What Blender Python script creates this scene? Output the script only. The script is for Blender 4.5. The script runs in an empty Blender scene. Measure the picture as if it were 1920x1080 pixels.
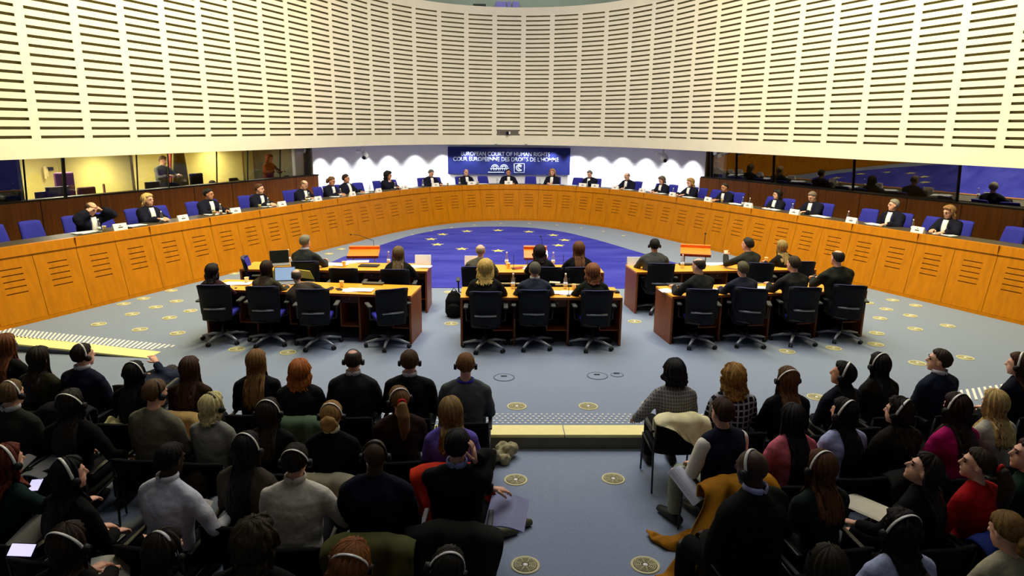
import bpy, bmesh, math, random
import numpy as np
from mathutils import Vector as V, Matrix, noise
random.seed(7)
R = math.radians
sc = bpy.context.scene
C = sc.collection
PI = math.pi

# ---------------------------------------------------------------- camera
F, H = 1300.0, 3.3
YAW, ROLL, PIT = R(1.37), R(.62), math.atan(300/1300)
fw = V((math.sin(YAW)*math.cos(PIT), math.cos(YAW)*math.cos(PIT), -math.sin(PIT)))
r0 = V((math.cos(YAW), -math.sin(YAW), 0)); u0 = r0.cross(fw)
rt = r0*math.cos(ROLL) + u0*math.sin(ROLL); up = u0*math.cos(ROLL) - r0*math.sin(ROLL)
cam = bpy.data.objects.new('camera', bpy.data.cameras.new('camera'))
C.objects.link(cam)
cam.data.sensor_width = 36; cam.data.lens = 36*F/1920
cam.data.clip_start = .05; cam.data.clip_end = 200
m = Matrix((rt, up, -fw)).transposed().to_4x4(); m.translation = (0, 0, H)
cam.matrix_world = m
sc.camera = cam

# ---------------------------------------------------------------- world, exposure, lamps
vs = sc.view_settings
sc.display_settings.display_device = 'sRGB'
vs.view_transform = 'Standard'; vs.look = 'None'; vs.gamma = 1; vs.use_curve_mapping = False
vs.exposure = 0.0
w = bpy.data.worlds.new('world'); sc.world = w; w.use_nodes = True
w.node_tree.nodes['Background'].inputs[0].default_value = (.8, .88, 1, 1)
w.node_tree.nodes['Background'].inputs[1].default_value = .06

def area(name, loc, aim, size, power, col, sy=None, spread=180):
    l = bpy.data.lights.new(name, 'AREA'); l.energy = power; l.color = col
    l.shape = 'RECTANGLE'; l.size = size; l.size_y = sy or size; l.spread = R(spread)
    o = bpy.data.objects.new(name, l); C.objects.link(o); o.location = loc
    o.rotation_euler = (V(aim)-V(loc)).to_track_quat('-Z', 'Y').to_euler()
    return o
def spot(name, loc, aim, power, col, angle, blend=.5, size=.03):
    l = bpy.data.lights.new(name, 'SPOT'); l.energy = power; l.color = col
    l.spot_size = R(angle); l.spot_blend = blend; l.shadow_soft_size = size
    o = bpy.data.objects.new(name, l); C.objects.link(o); o.location = loc
    o.rotation_euler = (V(aim)-V(loc)).to_track_quat('-Z', 'Y').to_euler()
    return o
# ceiling luminaires over the floor of the court, then two added fills
area('ceiling_luminaire_or_fill', (.8, 17, 10.6), (.8, 17, 0), 7, 740, (.98, .97, 1), 8, 150)
area('ceiling_luminaire_or_fill', (.8, 10.5, 10.6), (.8, 11, 0), 9, 290, (1, .97, .94), 2.5, 100)
area('ceiling_luminaire_or_fill', (.8, 4.5, 10.6), (.8, 4.5, 0), 7, 45, (1, .97, .92), 2, 110)  # weak fill added above the audience to lift papers and pale clothes
area('gallery_fill', (.8, 30.5, 13.2), (.8, 33, 8.5), 10, 620, (.94, 1, .9), .8)  # unseen fill, added because the gallery wall came out too dark
# added fill for the centre, then wall washers along both long sides of the slatted wall
area('wall_washer_or_fill', (.8, 21, 10.6), (.8, 27.6, 4.5), 3, 150, (1, .95, .92), .8, 140)  # neutral fill added to brighten the middle of the wall
area('wall_washer_or_fill', (-3.2, 13, 10.6), (-8.2, 15, 4.6), 6, 1300, (1, .88, .46), 1.0, 150)
area('wall_washer_or_fill', (4.8, 13, 10.6), (9.8, 15, 4.6), 6, 1300, (1, .88, .46), 1.0, 150)

# ---------------------------------------------------------------- helpers
def lin(c):
    return tuple(((x/255/12.92) if x/255 <= .04045 else ((x/255+.055)/1.055)**2.4) for x in c)
_m = {}
def mat(name, col, rough=.6, var=.12, scale=8, bump=0., metal=0., spec=.3, stretch=(1, 1, 1), emit=None, alpha=None, col2=None, coord='Object'):
    key = (name, tuple(col), rough, var, scale)
    if key in _m: return _m[key]
    M = bpy.data.materials.new(name); M.use_nodes = True
    nt = M.node_tree; b = nt.nodes['Principled BSDF']
    c = lin(col)
    b.inputs['Roughness'].default_value = rough
    b.inputs['Metallic'].default_value = metal
    b.inputs['Specular IOR Level'].default_value = spec
    tc = nt.nodes.new('ShaderNodeTexCoord'); mp = nt.nodes.new('ShaderNodeMapping')
    mp.inputs['Scale'].default_value = stretch
    nz = nt.nodes.new('ShaderNodeTexNoise'); nz.inputs['Scale'].default_value = scale; nz.inputs['Detail'].default_value = 3
    nt.links.new(tc.outputs[coord], mp.inputs[0]); nt.links.new(mp.outputs[0], nz.inputs['Vector'])
    rp = nt.nodes.new('ShaderNodeValToRGB')
    rp.color_ramp.elements[0].position = .3; rp.color_ramp.elements[1].position = .7
    d = lin(col2) if col2 else tuple(x*(1-var) for x in c)
    e = c if col2 else tuple(min(1, x*(1+var)) for x in c)
    rp.color_ramp.elements[0].color = (*d, 1); rp.color_ramp.elements[1].color = (*e, 1)
    nt.links.new(nz.outputs[0], rp.inputs[0]); nt.links.new(rp.outputs[0], b.inputs['Base Color'])
    if bump:
        bp = nt.nodes.new('ShaderNodeBump'); bp.inputs['Strength'].default_value = bump; bp.inputs['Distance'].default_value = .02
        nt.links.new(nz.outputs[0], bp.inputs['Height']); nt.links.new(bp.outputs[0], b.inputs['Normal'])
    if emit:
        b.inputs['Emission Color'].default_value = (*lin(emit[0]), 1); b.inputs['Emission Strength'].default_value = emit[1]
    _m[key] = M
    return M
def glass(name, refl, tint=(1, 1, 1)):
    M = bpy.data.materials.new(name); M.use_nodes = True; nt = M.node_tree
    nt.nodes.remove(nt.nodes['Principled BSDF'])
    t = nt.nodes.new('ShaderNodeBsdfTransparent'); t.inputs[0].default_value = (*tint, 1)
    g = nt.nodes.new('ShaderNodeBsdfGlossy'); g.inputs['Roughness'].default_value = .01
    mx = nt.nodes.new('ShaderNodeMixShader'); mx.inputs[0].default_value = refl
    nt.links.new(t.outputs[0], mx.inputs[1]); nt.links.new(g.outputs[0], mx.inputs[2])
    nt.links.new(mx.outputs[0], nt.nodes['Material Output'].inputs[0])
    return M

def obj(name, data, mt=None, parent=None, smooth=False):
    if isinstance(data, bmesh.types.BMesh):
        me = bpy.data.meshes.new(name)
        bmesh.ops.recalc_face_normals(data, faces=data.faces)
        data.to_mesh(me); data.free()
        if smooth: me.shade_smooth()
    else: me = data
    if mt is not None:
        if len(me.materials): me.materials.clear()
        for q in (mt if isinstance(mt, (list, tuple)) else [mt]): me.materials.append(q)
    o = bpy.data.objects.new(name, me); C.objects.link(o)
    if parent: o.parent = parent
    return o
def tag(o, label, cat, group=None, kind=None):
    o['label'] = label; o['category'] = cat
    if group: o['group'] = group
    if kind: o['kind'] = kind
    return o
def thing(name, loc, label, cat, group=None, rz=0):
    o = bpy.data.objects.new(name, None); C.objects.link(o); o.empty_display_size = .1
    o.location = loc; o.rotation_euler = (0, 0, rz)
    return tag(o, label, cat, group)
def struct(name, bm, mt, smooth=False):
    o = obj(name, bm, mt, None, smooth); o['kind'] = 'structure'; return o
def dup(root, loc, rz, label, group=None):
    r = root.copy(); C.objects.link(r); r.location = loc; r.rotation_euler = (0, 0, rz)
    r['label'] = label
    if group: r['group'] = group
    for ch in list(root.children):
        c = ch.copy(); C.objects.link(c); c.parent = r
        for g in list(ch.children):
            d = g.copy(); C.objects.link(d); d.parent = c
    return r

def at(px, py, z=0.):
    d = fw*F + rt*(px-960) + up*(540-py)
    t = (z-H)/d.z
    return V((d.x*t, d.y*t, z))
def at_y(px, py, y):
    d = fw*F + rt*(px-960) + up*(540-py); t = y/d.y
    return V((d.x*t, y, H+d.z*t))

def box(bm, x0, x1, y0, y1, z0, z1, M=None, bev=0, mi=0):
    vs_ = [bm.verts.new((x, y, z)) for z in (z0, z1) for x, y in ((x0, y0), (x1, y0), (x1, y1), (x0, y1))]
    fs = [bm.faces.new([vs_[i] for i in q]) for q in ((3, 2, 1, 0), (4, 5, 6, 7), (0, 1, 5, 4), (1, 2, 6, 5), (2, 3, 7, 6), (3, 0, 4, 7))]
    for f in fs: f.material_index = mi
    if bev:
        es = list({e for f in fs for e in f.edges})
        rr = bmesh.ops.bevel(bm, geom=es, offset=bev, segments=2, affect='EDGES', profile=.5)
        vs_ = list({v for f in rr['faces'] for v in f.verts} | {v for v in vs_ if v.is_valid})
    if M is not None:
        for v in vs_: v.co = M @ v.co
    return vs_
def B(*a, **k):
    bm = bmesh.new(); box(bm, *a, **k); return bm
def tube(bm, pts, rad, seg=10, ref=V((1, 0, 0)), mi=0, closed=False):
    """closed tube along pts; rad a list of r or (ra, rb): ra along ref, rb across"""
    pts = [V(p) for p in pts]; n = len(pts)
    if not isinstance(rad, (list, tuple)): rad = [rad]*n
    rings = []
    for i, p in enumerate(pts):
        t = (pts[min(i+1, n-1)]-pts[max(i-1, 0)])
        if closed: t = pts[(i+1) % n]-pts[i-1]
        if t.length < 1e-9: t = V((0, 0, 1))
        t.normalize()
        a = ref - t*ref.dot(t)
        if a.length < .05: a = V((0, 1, 0)) - t*t.y
        if a.length < .05: a = V((0, 0, 1)) - t*t.z
        a.normalize(); b = t.cross(a)
        ra, rb = rad[i] if isinstance(rad[i], tuple) else (rad[i], rad[i])
        rings.append([bm.verts.new(p + a*(ra*math.cos(k*2*PI/seg)) + b*(rb*math.sin(k*2*PI/seg))) for k in range(seg)])
    m_ = n if closed else n-1
    for i in range(m_):
        A, D = rings[i], rings[(i+1) % n]
        for k in range(seg):
            f = bm.faces.new((A[k], A[(k+1) % seg], D[(k+1) % seg], D[k])); f.material_index = mi; f.smooth = True
    if not closed:
        for q in (rings[0][::-1], rings[-1]):
            f = bm.faces.new(q); f.material_index = mi
    return rings
def ell(bm, c, r, M=None, u=14, v=9, mi=0):
    if not isinstance(r, (tuple, list)): r = (r, r, r)
    g = bmesh.ops.create_uvsphere(bm, u_segments=u, v_segments=v, radius=1)
    S = Matrix.Translation(V(c)) @ (M.to_4x4() if M else Matrix()) @ Matrix.Diagonal((*r, 1))
    for x in g['verts']:
        x.co = S @ x.co
        for f in x.link_faces: f.smooth = True; f.material_index = mi
def lathe(bm, prof, seg=16, c=(0, 0, 0), mi=0):
    rings = [[bm.verts.new((c[0]+r*math.cos(k*2*PI/seg), c[1]+r*math.sin(k*2*PI/seg), c[2]+z)) for k in range(seg)] for r, z in prof]
    for A, D in zip(rings, rings[1:]):
        for k in range(seg):
            f = bm.faces.new((A[k], A[(k+1) % seg], D[(k+1) % seg], D[k])); f.smooth = True; f.material_index = mi
    for q in (rings[0][::-1], rings[-1]):
        f = bm.faces.new(q); f.material_index = mi
def prism(bm, poly, z0, z1, mi=0):
    a = [bm.verts.new((p[0], p[1], z0)) for p in poly]; b = [bm.verts.new((p[0], p[1], z1)) for p in poly]
    n = len(poly)
    fs = [bm.faces.new(a[::-1]), bm.faces.new(b)]
    for i in range(n): fs.append(bm.faces.new((a[i], a[(i+1) % n], b[(i+1) % n], b[i])))
    for f in fs: f.material_index = mi
def smooth_by_angle(o, ang=40):
    me = o.data; me.shade_smooth()
    try: me.set_sharp_from_angle(angle=R(ang))
    except Exception: pass

# plan curves -----------------------------------------------------------------
AX = .77
def dense(pts, step=.1, it=60):
    p = np.array(pts, float); s = np.r_[0, np.cumsum(np.hypot(*np.diff(p, axis=0).T))]
    n = int(s[-1]/step)+1; t = np.linspace(0, s[-1], n)
    q = np.c_[np.interp(t, s, p[:, 0]), np.interp(t, s, p[:, 1])]
    for _ in range(it): q[1:-1] = .5*q[1:-1]+.25*(q[:-2]+q[2:])
    return q
def arc(q): return np.r_[0, np.cumsum(np.hypot(*np.diff(q, axis=0).T))]
def normals(q):
    t = np.gradient(q, axis=0); t /= np.linalg.norm(t, axis=1)[:, None]
    return np.c_[-t[:, 1], t[:, 0]]            # outward (away from the court) for a left-to-right curve
def offset(q, d): return q + normals(q)*d
def at_s(q, s):
    a = arc(q); n = normals(q)
    return (V((np.interp(s, a, q[:, 0]), np.interp(s, a, q[:, 1]), 0)), V((np.interp(s, a, n[:, 0]), np.interp(s, a, n[:, 1]), 0)).normalized())
def hit(q, px, py):
    """arc length at which the sight line of a photo pixel crosses the plan curve q"""
    d = fw*F + rt*(px-960) + up*(540-py); ang = math.atan2(d.x, d.y)
    a = np.arctan2(q[:, 0], q[:, 1]); s = arc(q)
    for i in range(len(a)-1):
        if (a[i]-ang)*(a[i+1]-ang) <= 0:
            f = (ang-a[i])/((a[i+1]-a[i]) or 1e-9)
            return s[i]+f*(s[i+1]-s[i])
    return s[0] if ang < a[0] else s[-1]
half = [(0, 25.35), (1., 25.2), (1.9, 24.75), (2.75, 24.), (3.5, 23.), (4.25, 21.6), (5.3, 19.2), (6.55, 16.2), (7.4, 14.2), (8.45, 11.8), (9.25, 10.), (10.15, 8.0)]
BENCH = dense([(AX-h, y) for h, y in half[::-1]] + [(AX+h, y) for h, y in half[1:]])
wl = [(-9.75, 9.05), (-9.42, 10.05), (-9.08, 11.09), (-8.74, 12.12), (-8.39, 13.15), (-8.03, 14.19), (-7.67, 15.21), (-7.31, 16.24), (-6.93, 17.26), (-6.55, 18.28), (-6.16, 19.3), (-5.78, 20.32), (-5.41, 21.35), (-5.04, 22.37), (-4.65, 23.39), (-4.22, 24.39), (-3.66, 25.33), (-2.96, 26.16), (-2.12, 26.85), (-1.15, 27.35), (-.1, 27.62), (.99, 27.65), (2.05, 27.44), (3.05, 26.99), (3.92, 26.35), (4.64, 25.53), (5.23, 24.62), (5.72, 23.64), (6.13, 22.63), (6.52, 21.62), (6.92, 20.6), (7.33, 19.59), (7.74, 18.58), (8.16, 17.57), (8.56, 16.56), (8.96, 15.55), (9.34, 14.53), (9.71, 13.5), (10.06, 12.47), (10.4, 11.43), (10.73, 10.39), (11.04, 9.35), (11.35, 8.3)]
WALL = dense(wl, .1, 8)
BACK = offset(BENCH, 2.75)          # low brown wall under the booth glass
WHITE = offset(BENCH, 3.2); WHITE[:, 1] = np.minimum(WHITE[:, 1], 28.02)

# ---------------------------------------------------------------- materials
m_carpet = mat('grey blue carpet', (125, 135, 153), .95, .07, 60, .15, spec=.1)
m_blue = mat('royal blue carpet', (68, 70, 166), .95, .1, 1.1, .0, spec=.1, stretch=(.5, 1.6, 1), col2=(42, 44, 142))
m_star = mat('gold star pile', (206, 198, 112), .9, .1, 20, spec=.1)
m_plaster = mat('cream wall panel', (234, 227, 206), .7, .03, 2, spec=.2)
m_slot = mat('slot felt', (152, 145, 112), .9, .05, 5, spec=.05)
m_white = mat('white painted wall', (238, 238, 242), .7, .02, 3, spec=.2)
m_honey = mat('honey beech veneer', (184, 113, 0), .42, .12, 2.2, .0, spec=.2, stretch=(6, 6, .5))
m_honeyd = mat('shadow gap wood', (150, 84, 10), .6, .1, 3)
m_top = mat('beech worktop', (242, 164, 42), .3, .12, 3, spec=.45, stretch=(1, 8, 8))
m_leath = mat('dark desk leather', (70, 62, 50), .45, .1, 20)
m_red = mat('reddish cherry side', (138, 74, 30), .45, .14, 3, stretch=(6, 6, .6))
m_brown = mat('dark walnut panelling', (184, 106, 26), .4, .22, 2.4, stretch=(7, 7, .4), spec=.4)
m_dark = mat('near black interior', (16, 13, 11), .8, .1, 5)
m_black = mat('black plastic', (17, 18, 20), .45, .1, 20, spec=.4)
m_blackf = mat('black fabric', (13, 13, 15), .9, .2, 60, .2, spec=.15)
m_navyf = mat('dark navy mesh', (16, 18, 34), .8, .15, 60, .2, spec=.2)
m_chair = mat('blue chair fabric', (48, 49, 152), .85, .06, 40, .1, spec=.15)
m_steel = mat('brushed steel', (150, 152, 158), .3, .05, 30, metal=.9)
m_alu = mat('grey cast aluminium', (168, 172, 178), .4, .08, 30, metal=.3)
m_paper = mat('white paper', (240, 240, 240), .8, .02, 10)
m_vent = mat('vent brass ring', (192, 186, 142), .5, .06, 20)
m_ventd = mat('vent dark slots', (88, 82, 62), .6, .1, 30)
m_nosing = mat('yellow stair edge', (232, 220, 150), .7, .04, 12)
m_stud = mat('white studs', (228, 226, 222), .5, .03, 20)
m_bottle = glass('clear plastic', .22, (.86, .9, .93))
m_cup = mat('cream paper cup', (248, 226, 160), .6, .03, 10)

# ---------------------------------------------------------------- the setting: floors
E1, E2 = at(0, 640), at(279, 671); E3 = at(302, 660)
fy = 7.1
bm = bmesh.new()
poly = [(-14, 12.6), (E1.x-2, E1.y+.6), (E2.x, E2.y), (E2.x, fy), (6.3, fy), (6.3, 8.15), (14, 10.4), (14, 36), (-14, 36)]
prism(bm, poly, -.34, 0)
struct('floor', bm, m_carpet)
bm = B(-14, 14, -6, 13, -.4, -.17)
struct('floor_audience', bm, m_carpet)
# ramps rising from the audience floor to the court floor
def wedge(pts):
    bm = bmesh.new(); a = [bm.verts.new(p) for p in pts]; b = [bm.verts.new((p[0], p[1], -.3)) for p in pts]
    n = len(pts); bm.faces.new(a); bm.faces.new(b[::-1])
    for i in range(n): bm.faces.new((a[i], a[(i+1) % n], b[(i+1) % n], b[i]))
    return bm
struct('floor_ramp', wedge([(-8.2, fy, -.169), (E2.x, fy, 0), (E2.x, E2.y, 0), (-8.2, E2.y+.9, -.169)]), m_carpet)
# step riser and nosing strips
struct('trim_1', B(-3.2, 5.0, fy-.012, fy+.002, -.17, -.006), mat('stone riser', (104, 100, 84), .8, .1, 6))
bm = bmesh.new(); box(bm, -3.2, .765, fy-.02, fy+.24, -.03, .006, bev=.004); box(bm, .775, 5.0, fy-.02, fy+.24, -.03, .006, bev=.004)
struct('trim_2', bm, m_nosing)
def strip(a, b, c, d, z0, z1):
    bm = bmesh.new(); P = [V((*q[:2], 0)) for q in (a, b, c, d)]
    prism(bm, [p[:2] for p in P], z0, z1); return bm
struct('trim_3', strip(at(25, 630), at(302, 660), at(278, 672), at(34, 646), -.02, .006), m_nosing)
# tactile strips
def studs(name, label, quads):
    bm = bmesh.new()
    for q in quads: q(bm)
    t = thing(name, (0, 0, 0), label, 'tactile strip'); o = obj('stud_pattern', bm, m_stud, t); o['kind'] = 'stuff'; return t
def dots(bm):
    for i in range(64):
        for j in range(5):
            x = -1.3+i*.066+(j % 2)*.033; y = fy+.30+j*.062
            lathe(bm, [(.017, .0), (.015, .006), (.006, .009)], 8, (x, y, 0))
studs('tactile_strip', 'band of small white studs along the aisle step edge', [dots])
def ribs(a, b, c, d, n, taper=0):
    a, b, c, d = [V((*q[:2], 0)) for q in (a, b, c, d)]
    def f(bm):
        for i in range(n):
            t = (i+.2)/n; t2 = (i+.62)/n
            s = 1-max(0, (i-(n-4))*.22) if taper else 1
            p0, p1 = a.lerp(b, t), a.lerp(b, t2); q0, q1 = d.lerp(c, t), d.lerp(c, t2)
            q0 = p0.lerp(q0, s); q1 = p1.lerp(q1, s)
            prism(bm, [p[:2] for p in (p0, p1, q1, q0)], .0, .006)
    return f
studs('tactile_strip', 'band of white warning bars along the ramp edge by the curved bench', [ribs(at(-20, 612), at(332, 648), at(312, 659), at(-30, 627), 44, 1)])
studs('tactile_strip', 'short band of white warning bars behind the man in navy suit', [ribs(at(1786, 734), at(1915, 716), at(1925, 734), at(1792, 756), 12)])

# royal blue carpet with its ring of stars
cp = [(-2.2, 14.22), (-4.15, 16.2), (-3.95, 17.75), (-3.32, 19.52), (-2.7, 21.4), (-1.91, 22.75), (-1.1, 23.35), (-.24, 23.6), (.5, 23.62), (1.3, 23.35), (2.25, 22.45), (3.12, 20.76), (4.02, 18.51), (4.9, 16.4), (4.4, 14.3)]
top_ = dense(cp[2:14], .2, 3)
bm = bmesh.new(); prism(bm, [(-4.6, 14.22)]+[tuple(p) for p in top_]+[(5.6, 14.3)], .001, .008)
rug = tag(obj('carpet', bm, m_blue), 'royal blue carpet with a ring of gold stars before the bench', 'carpet')
for i in range(12):
    a = i*PI/6; cx, cy = .06+2.02*math.sin(a), 20.75+1.95*math.cos(a)
    bm = bmesh.new()
    prism(bm, [(cx+(.2 if k % 2 == 0 else .085)*math.sin(k*PI/5), cy+(.2 if k % 2 == 0 else .085)*math.cos(k*PI/5)*1.2) for k in range(10)], .008, .012)
    obj('star', bm, m_star, rug)

# floor vents: ring, slotted disc, hub
def vent_master():
    t = thing('floor_vent', (0, 0, 0), '', 'floor vent', 'round vents let into the carpet')
    bm = bmesh.new(); lathe(bm, [(.122, .0), (.12, .006), (.1, .008), (.098, .003)], 28); obj('vent_ring', bm, m_vent, t, True)
    bm = bmesh.new()
    lathe(bm, [(.098, .001), (.098, .0035)], 28); obj('vent_bed', bm, m_ventd, t)
    bm = bmesh.new()
    for k, r in enumerate((.085, .07, .055, .04)):
        tube(bm, [(r*math.cos(i*PI/10), r*math.sin(i*PI/10), .006) for i in range(20)], (.004 if k else .0045), 5, V((0, 0, 1)), closed=True)
    for i in range(8): tube(bm, [(.02*math.cos(i*PI/4+.2), .02*math.sin(i*PI/4+.2), .006), (.096*math.cos(i*PI/4+.2), .096*math.sin(i*PI/4+.2), .006)], .0035, 5)
    obj('vent_grille', bm, m_vent, t)
    bm = bmesh.new(); lathe(bm, [(.022, .002), (.02, .009), (.006, .010)], 14); obj('vent_hub', bm, m_stud, t)
    return t
vents = [(967, 900, -.17, 'on the lower aisle floor beside the lilac document'), (1150, 898, -.17, 'on the lower aisle floor by the plaid blazer'), (985, 1060, -.17, 'nearest the camera in the aisle, by the shoes'), (1210, 1060, -.17, 'nearest the camera in the aisle, by the mustard coat'),
  (969, 762, 0, 'behind the studded step edge, beside the grey sweater man'), (1103, 762, 0, 'behind the studded step edge, mid aisle'), (1222, 758, 0, 'at the plaid woman\'s elbow behind the step edge'),
  (185, 608, 0, 'closest to the curved bench above the ramp bars'), (262, 618, 0, 'second along the row above the ramp bars'), (333, 625, 0, 'last of the row above the ramp bars, toward the desks'),
  (357, 583, 0, 'on grey carpet behind the first petitioner chair'), (439, 513, 0, 'between the curved bench and the side-turned blue chair'), (444, 655, 0, 'under the first swivel chair of the front desk'), (540, 661, 0, 'between the second and third swivel chairs'),
  (843, 548, 0, 'just before the royal blue carpet, beside the middle desk'), (846, 607, 0, 'beside the black backpack'), (1190, 603, 0, 'beside the end panel of the middle desk'),
  (1476, 659, 0, 'between the second and third chairs of the far-side desk'), (1563, 653, 0, 'by the casters of the last chair of the far-side desk'), (1642, 646, 0, 'first past the last swivel chair'), (1644, 625, 0, 'second past the last swivel chair'), (1650, 597, 0, 'third past the last swivel chair'), (1626, 568, 0, 'fourth past the last swivel chair, toward the bench'),
  (1716, 617, 0, 'on open carpet beyond the last swivel chair'), (1777, 611, 0, 'on open carpet nearest the curved bench end'), (1662, 580, 0, 'on open carpet under the bench panels past the desk'), (1720, 681, 0, 'by the face of the navy suit man'), (1810, 671, 0, 'behind the navy suit man on open carpet'), (1531, 745, 0, 'between the leather jacket woman and the navy jacket woman'),
  
  (232, 570, 0, 'in the first row from the bench, behind the plum top woman'), (269, 560, 0, 'second in the row close to the bench'), (321, 545, 0, 'third in the row close to the bench'), (331, 565, 0, 'in the middle row behind the first front desk chair'), (292, 576, 0, 'in the middle of the vents by the curved bench'), (248, 589, 0, 'in the outer row above the ramp bars'), (318, 596, 0, 'in the row behind the first swivel chair'), (1674, 563, 0, 'closest to the bench past the last swivel chair'), (1717, 573, 0, 'outermost by the bench panels past the desk'), (1707, 592, 0, 'on open carpet between bench and last swivel chair'),
  (640, 467, 0, 'between lectern and curved bench'), (617, 476, 0, 'between grey man and curved bench'), (624, 455, 0, 'close to the bench panels beyond the grey man')]
vm = None
for px, py, z, d in vents:
    p = at(px, py, z); lb = 'round brass floor vent '+d
    if vm is None: vm = vent_master(); vm.location = p; vm['label'] = lb
    else: dup(vm, p, random.random(), lb)
# small brass floor studs in an arc along the bench foot, sockets in the aisle
for i, s in enumerate(np.linspace(15.2, 24.4, 10)):
    p, n = at_s(offset(BENCH, -.75), s)
    bm = bmesh.new(); lathe(bm, [(.06, 0), (.055, .006), (.02, .008)], 14)
    o = obj('floor_outlet', bm, m_vent); o.location = p
    tag(o, 'small brass outlet disc in the arc at the foot of the bench', 'floor outlet', 'brass discs along the bench foot')
for px, py, d in ((945, 708, 'behind the middle desk, toward the grey sweater man'), (1120, 705, 'in mid aisle behind the middle desk'), (1157, 703, 'the smaller one toward the plaid woman')):
    t = thing('floor_socket', at(px, py), 'carpeted floor socket lid '+d, 'floor socket')
    k = .6 if px == 1157 else 1
    bm = bmesh.new(); tube(bm, [(.14*k*math.cos(a*PI/12), .14*k*math.sin(a*PI/12), .003) for a in range(24)], .006, 6, V((0, 0, 1)), closed=True); obj('lid_ring', bm, mat('socket ring', (92, 98, 116), .6), t)
    bm = bmesh.new(); lathe(bm, [(.132*k, .001), (.13*k, .005)], 24); obj('lid', bm, m_carpet, t)
    obj('cable_flap', B(-.04, .04, .02, .06, .004, .009), m_black, t)

# ---------------------------------------------------------------- slatted wall
def slotted(bm, P, us, vs_, solid, depth, mi_face=0, mi_slot=1):
    """grid us x vs_; cells for which solid(i,j) is False are recessed slots"""
    G = [[bm.verts.new(P(u, v, 0)) for v in vs_] for u in us]
    for i in range(len(us)-1):
        for j in range(len(vs_)-1):
            q = (G[i][j], G[i+1][j], G[i+1][j+1], G[i][j+1])
            if solid(i, j):
                bm.faces.new(q).material_index = mi_face
            else:
                w_ = [bm.verts.new(P(u, v, depth)) for u, v in ((us[i], vs_[j]), (us[i+1], vs_[j]), (us[i+1], vs_[j+1]), (us[i], vs_[j+1]))]
                bm.faces.new(w_).material_index = mi_slot
                for k, (di, dj) in enumerate(((0, -1), (1, 0), (0, 1), (-1, 0))):
                    if solid(i+di, j+dj): bm.faces.new((q[k], q[(k+1) % 4], w_[(k+1) % 4], w_[k])).material_index = mi_slot
ZB, ZT = 2.66, 7.70
wa = arc(WALL); wn = normals(WALL)
def wallP(u, v, d):
    return (np.interp(u, wa, WALL[:, 0])+np.interp(u, wa, wn[:, 0])*d, np.interp(u, wa, WALL[:, 1])+np.interp(u, wa, wn[:, 1])*d, v)
gap0 = hit(WALL, 979, 252); colw = 1.09
bm = bmesh.new()
i0 = -int(gap0/colw); i1 = int((wa[-1]-gap0)/colw)
us = []; sol = []
for i in range(i0, i1):
    u = gap0+i*colw
    us += [u+.09, u+.36, u+.72, u+1.0]
rows = [(3.02+k*.1605, 3.02+k*.1605+.054) for k in range(28)]
vs_ = [ZB]
for a, b in rows: vs_ += [a, b]
vs_.append(ZT)
camcol = None
slotted(bm, wallP, us, vs_, lambda i, j: (i % 4 == 3) or j % 2 == 0, .06)
# thickness of the screen: top, bottom return
for zz in (ZB, ZT):
    pts0 = [bm.verts.new(wallP(u, zz, 0)) for u in us]; pts1 = [bm.verts.new(wallP(u, zz, .14)) for u in us]
    for i in range(len(us)-1): bm.faces.new((pts0[i], pts0[i+1], pts1[i+1], pts1[i]))
b0 = [bm.verts.new(wallP(u, ZB, .14)) for u in us]; b1 = [bm.verts.new(wallP(u, ZT, .14)) for u in us]
for i in range(len(us)-1): bm.faces.new((b0[i+1], b0[i], b1[i], b1[i+1]))
struct('wall_slatted', bm, [m_plaster, m_slot])

# soffit from the screen back to the rear walls
def ribbon(q0, q1, z0, z1, s0=0, s1=1, n=120):
    bm = bmesh.new(); ts = np.linspace(s0, s1, n)
    a0, a1 = arc(q0), arc(q1)
    A = [bm.verts.new((np.interp(t*a0[-1], a0, q0[:, 0]), np.interp(t*a0[-1], a0, q0[:, 1]), z0)) for t in ts]
    D = [bm.verts.new((np.interp(t*a1[-1], a1, q1[:, 0]), np.interp(t*a1[-1], a1, q1[:, 1]), z1)) for t in ts]
    for i in range(n-1): bm.faces.new((A[i], A[i+1], D[i+1], D[i]))
    return bm
OUT = offset(BENCH, 6.2)
bm = ribbon(offset(WALL, .1), OUT, ZB+.04, ZB+.04); struct('ceiling_soffit', bm, mat('soffit paint', (150, 152, 164), .8, .03, 3))

# low walnut wall and white centre wall
bs = arc(BACK)
sL, sR = hit(BACK, 597, 340), hit(BACK, 1312, 340)
def wall_seg(q, s0, s1, z0, z1, thick, step=.35):
    bm = bmesh.new(); a = arc(q); n = normals(q); ss = np.linspace(s0, s1, max(2, int((s1-s0)/step)))
    def pt(s, d, z): return bm.verts.new((np.interp(s, a, q[:, 0])+d*np.interp(s, a, n[:, 0]), np.interp(s, a, q[:, 1])+d*np.interp(s, a, n[:, 1]), z))
    rings = [[pt(s, 0, z0), pt(s, 0, z1), pt(s, thick, z1), pt(s, thick, z0)] for s in ss]
    for A, D in zip(rings, rings[1:]):
        for k in range(4): bm.faces.new((A[k], D[k], D[(k+1) % 4], A[(k+1) % 4]))
    bm.faces.new(rings[0]); bm.faces.new(rings[-1][::-1])
    return bm
ZW = 1.72
struct('wall_left', wall_seg(BACK, .3, sL, 0, ZW, .12), m_brown)
struct('wall_right', wall_seg(BACK, sR, bs[-1]-.3, 0, ZW, .12), m_brown)
for nm, s0, s1 in (('trim_4', .3, sL), ('trim_5', sR, bs[-1]-.3)):
    struct(nm, wall_seg(offset(BACK, -.03), s0, s1, ZW, ZW+.04, .2), mat('dark ledge', (54, 46, 30), .5))
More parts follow.
